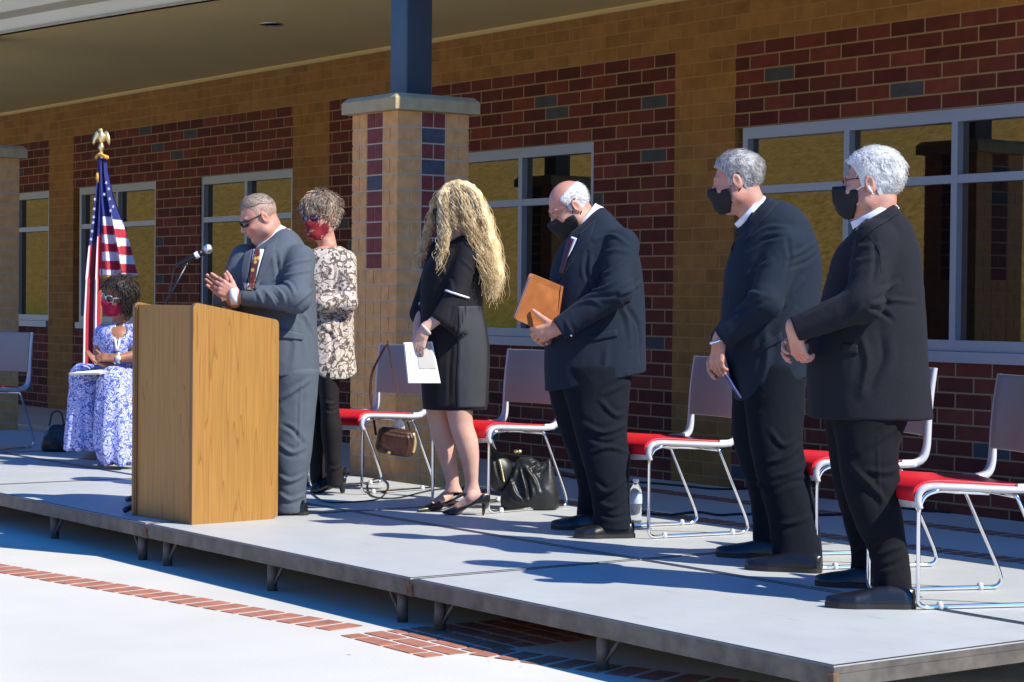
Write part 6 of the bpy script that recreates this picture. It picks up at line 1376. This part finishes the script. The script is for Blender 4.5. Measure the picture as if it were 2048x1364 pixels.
# ================================================================ bags, bottle, cables
M['bag_black'] = mat('black_bag_leather', (.016, .017, .018), .42, spec=.4, bump=(70, .3, .003)); M['bag_brown'] = mat('brown_bag_leather', (.05, .017, .009), .42, spec=.5, noise=(30, .4), bump=(90, .3, .003))
def tote():
    t = tag(empty('tote_bag'), 'slouchy black leather tote with gold clasp on the floor under a chair', 'handbag')
    c = A3(*(-9.417,6.962,0.2)); 
    secs = [(-9.191,6.797,0.2384,0.1564,0.09), (-9.194,6.794,0.2904,0.1578,0.1), (-9.194,6.798,0.3865,0.1399,0.085), (-9.192,6.803,0.4688,0.1125,0.06), (-9.188,6.811,0.5183,0.0892,0.04)]
    dz = STZ-secs[0][2]; secs = [(x, y, z+dz+.003, a, b) for x, y, z, a, b in secs]
    def fn(P):
        d = f_stack(P, secs, 3, round_bot=.02, round_top=.015)
        s = (P-c) @ R0; d = d+np.interp(s, [-.09, -.05, 0, .05, .1], [.01, 0, .0, .03, .0])*np.clip((P[:, 2]-STZ-.12)*9, 0, 1)
        return d
    lo, hi = stackpad(secs); lo[2] = STZ-.005
    F = [([(-9.229,6.751,0.4271), (-9.210,6.773,0.3313), (-9.204,6.780,0.2546)], .014, .011), ([(-9.216,6.769,0.4355), (-9.187,6.807,0.3729), (-9.164,6.835,0.2909)], .012, .012), ([(-9.220,6.762,0.4135), (-9.197,6.791,0.3178), (-9.196,6.791,0.263)], -.013, .011), ([(-9.260,6.707,0.3717), (-9.242,6.729,0.2896), (-9.217,6.762,0.2489)], .011, .012), ([(-9.237,6.740,0.4544), (-9.244,6.729,0.3857), (-9.265,6.698,0.3304)], .01, .012), ([(-9.150,6.863,0.5244), (-9.168,6.836,0.4555), (-9.193,6.800,0.4277)], -.014, .012), ([(-9.142,6.874,0.5108), (-9.156,6.851,0.4283), (-9.180,6.818,0.4087)], .011, .011)]
    B = Cloth('bag_body', fn, lo, hi, .0065, M['bag_black'], t, F, .006, 9, seed=23)
    for q in ((-9.235,6.728,0.5154), (-9.224,6.744,0.5156)): MB().lathe([(.0, -.012), (.011, -.006), (.0125, 0), (.011, .006), (.0, .012)], q, 12).build('clasp', M['brass'], t)
    side = f_chain
    def pocket(P): return smin(f_ell(P, (-9.289,6.667,0.3904), (.06, .07, .1)), f_ell(P, (-9.306,6.645,0.4532), (.04, .05, .06)), .03)
    lo, hi = bounds([(-9.289,6.667,0.3904)], .14); Cloth('side_pouch', pocket, lo, hi, .007, M['bag_black'], t, [([(-9.310,6.640,0.4806), (-9.299,6.654,0.3985), (-9.284,6.671,0.3301)], -.01, .01)], .005, 9, seed=25)
    ch = MB(); pts = spline([(-9.213,6.604,0.4694), (-9.207,6.611,0.4341), (-9.201,6.617,0.3934), (-9.197,6.622,0.3608)], 4)
    for i, q in enumerate(pts): ch.lathe([(.0, -.006), (.005, 0), (.0, .006)], tuple(q), 6)
    ch.build('gold_chain', M['brass'], t)
    MB().tube(spline([(-9.274,6.622,0.4563), (-9.320,6.627,0.5079), (-9.331,6.614,0.5489), (-9.352,6.670,0.5182), (-9.318,6.714,0.4498)], 5), .006, 6).build('handle', M['bag_black'], t)
tote()
def brown_bag():
    t = tag(empty('handbag'), 'brown leather handbag with brass clasp hanging by its strap from a chair back', 'handbag')
    c = A3(*(-10.475,6.738,0.4919)); u = R0*.985-UP*.17; u = u/np.linalg.norm(u); w_ = np.cross(u, V0); w_ = w_/np.linalg.norm(w_); w_ = w_ if w_[2] > 0 else -w_
    F = np.stack([u, V0, w_], 1).astype(np.float32)
    def fn(P):
        d = f_box(P, tuple(c), (.118, .05, .082), .045, F); q = (P-c) @ F
        return d+np.clip(-q[:, 0]-.04, 0, 1)*.1
    lo, hi = bounds([tuple(c)], .2); B = Cloth('bag_body', fn, lo, hi, .0065, M['bag_brown'], t, [([(-10.547,6.641,0.5683), (-10.476,6.738,0.5396), (-10.413,6.825,0.5288)], -.006, .008), ([(-10.554,6.629,0.4876), (-10.492,6.713,0.429), (-10.430,6.798,0.4091)], -.006, .008), ([(-10.427,6.805,0.5405), (-10.419,6.815,0.475), (-10.435,6.790,0.3911)], -.006, .008)], .003, 8, seed=27)
    q = B.cast((-10.495,6.708,0.4319), .002); MB().lathe([(.0, -.004), (.012, -.003), (.012, .004), (.007, .007)], tuple(q), 14, 0, tuple(-V0)).build('clasp', M['brass'], t)
    MB().tube(spline([(-10.397,6.814,0.5479), (-10.389,6.823,0.4915), (-10.394,6.813,0.4318)], 4), .012, 8).build('side_ring', M['brass'], t)
    for k in range(3):
        o = Vector((V0*.02*k).tolist())
        MB().grid([[Vector(q)+o for q in ((-10.489,6.721,0.5693), (-10.460,6.762,0.5757), (-10.442,6.786,0.57))], [Vector(q)+o*1.4 for q in ((-10.478,6.738,0.6142), (-10.434,6.748,0.6312), (-10.445,6.784,0.6058))]]).build('tissue_paper', M['white_paper'], t)
    MB().tube(spline([(-10.543,6.646,0.5326), (-10.581,6.648,0.65), (-10.593,6.636,0.7695), (-10.582,6.639,0.8955), (-10.497,6.640,1.005), (-10.431,6.647,1.078), (-10.580,6.749,1.068), (-10.568,6.793,0.8579), (-10.446,6.831,0.5446)], 5), .009, 8, flat=.4).build('strap', M['bag_brown'], t)
brown_bag()
def left_bag():
    t = tag(empty('handbag'), 'small black handbag on the floor beside the seated woman', 'handbag'); c = A3(*(-14.370,6.284,0.2))
    secs = [(c[0], c[1], STZ+.002, .1, .07), (c[0], c[1], STZ+.06, .105, .075), (c[0]+.01, c[1]+.01, STZ+.14, .08, .05), (c[0]+.02, c[1]+.02, STZ+.2, .055, .03)]
    lo, hi = stackpad(secs); Cloth('bag_body', lambda P: f_stack(P, secs, 2.6, round_bot=.02), lo, hi, .009, M['bag_black'], t, [([(-15.267,6.647,0.2), (-14.162,6.193,0.3), (-14.740,6.470,0.2)], .01, .012)], .008, 9, seed=29)
    MB().tube(spline([tuple(c+R0*-.05+UP*.19), tuple(c+R0*-.03+UP*.28), tuple(c+R0*.03+UP*.29), tuple(c+R0*.06+UP*.19)], 5), .007, 6).build('handle', M['bag_black'], t)
left_bag()
def bottle():
    c = (-8.331,6.837,0.2); b = tag(empty('water_bottle', (c[0], c[1], STZ)), 'clear plastic water bottle on the stage floor beside a chair leg', 'water bottle')
    g = bpy.data.materials.new('clear_plastic'); g.use_nodes = True; q = g.node_tree.nodes['Principled BSDF']; q.inputs['Transmission Weight'].default_value = .92; q.inputs['Roughness'].default_value = .04; q.inputs['IOR'].default_value = 1.2; q.inputs['Base Color'].default_value = (.93, .95, .97, 1)
    pr = [(.028, 0), (.032, .005), (.033, .02)]+[(.033-.0022*(k % 2), .03+.012*k) for k in range(6)]+[(.033, .105), (.0335, .15), (.031, .165), (.024, .185), (.014, .2), (.0135, .205), (.0135, .21)]
    MB().lathe(pr, (0, 0, .001), 20).build('bottle_body', g, b)
    MB().lathe([(.0336, .1), (.0342, .102), (.0342, .148), (.0336, .15)], (0, 0, .001), 20).build('label_wrap', mat('bottle_label', (.45, .55, .75), .4), b)
    MB().lathe([(.0155, .2115), (.016, .213), (.016, .226), (.0145, .228)], (0, 0, .001), 16).build('cap', M['white_paper'], b)
bottle()
def cable(pts, r, label, closed=False):
    o = MB().tube(spline(pts, 6), r, 6).build('cable', M['black_rubber']); tag(o, label, 'cable'); return o
zc = .206
cable([(-10.575,6.220,0.206), (-10.066,6.012,0.206), (-9.971,6.117,0.206), (-10.042,6.344,0.206), (-10.488,6.695,0.206), (-10.918,6.969,0.206), (-11.190,7.075,0.206), (-10.946,6.848,0.206), (-10.322,6.469,0.206), (-10.083,6.393,0.206), (-10.054,6.504,0.206), (-10.276,6.805,0.206), (-10.386,7.004,0.206), (-10.422,7.212,0.206), (-10.364,7.451,0.206)], .0045, 'thin black cable with one loop lying on the stage left of the blonde woman')
zg = .008
cable([(-12.983,9.691,0.008), (-12.322,9.667,0.008), (-11.881,9.838,0.008), (-11.509,9.907,0.008), (-11.198,9.968,0.008), (-11.040,10.405,0.008), (-10.616,10.438,0.008), (-9.767,10.113,0.008), (-9.182,10.145,0.008)], .008, 'black cable on the ground behind the stage, nearer the brick wall')
cable([(-10.390,8.398,0.008), (-10.002,8.447,0.008), (-10.044,8.740,0.008), (-9.824,8.748,0.008), (-9.790,8.927,0.008), (-9.499,9.300,0.008), (-9.481,9.636,0.008), (-9.613,10.378,0.008), (-9.736,10.856,0.008), (-9.289,10.406,0.008), (-9.333,10.076,0.008), (-9.713,10.341,0.008), (-9.630,11.039,0.008)], .008, 'black cable on the ground along the rear edge of the stage')
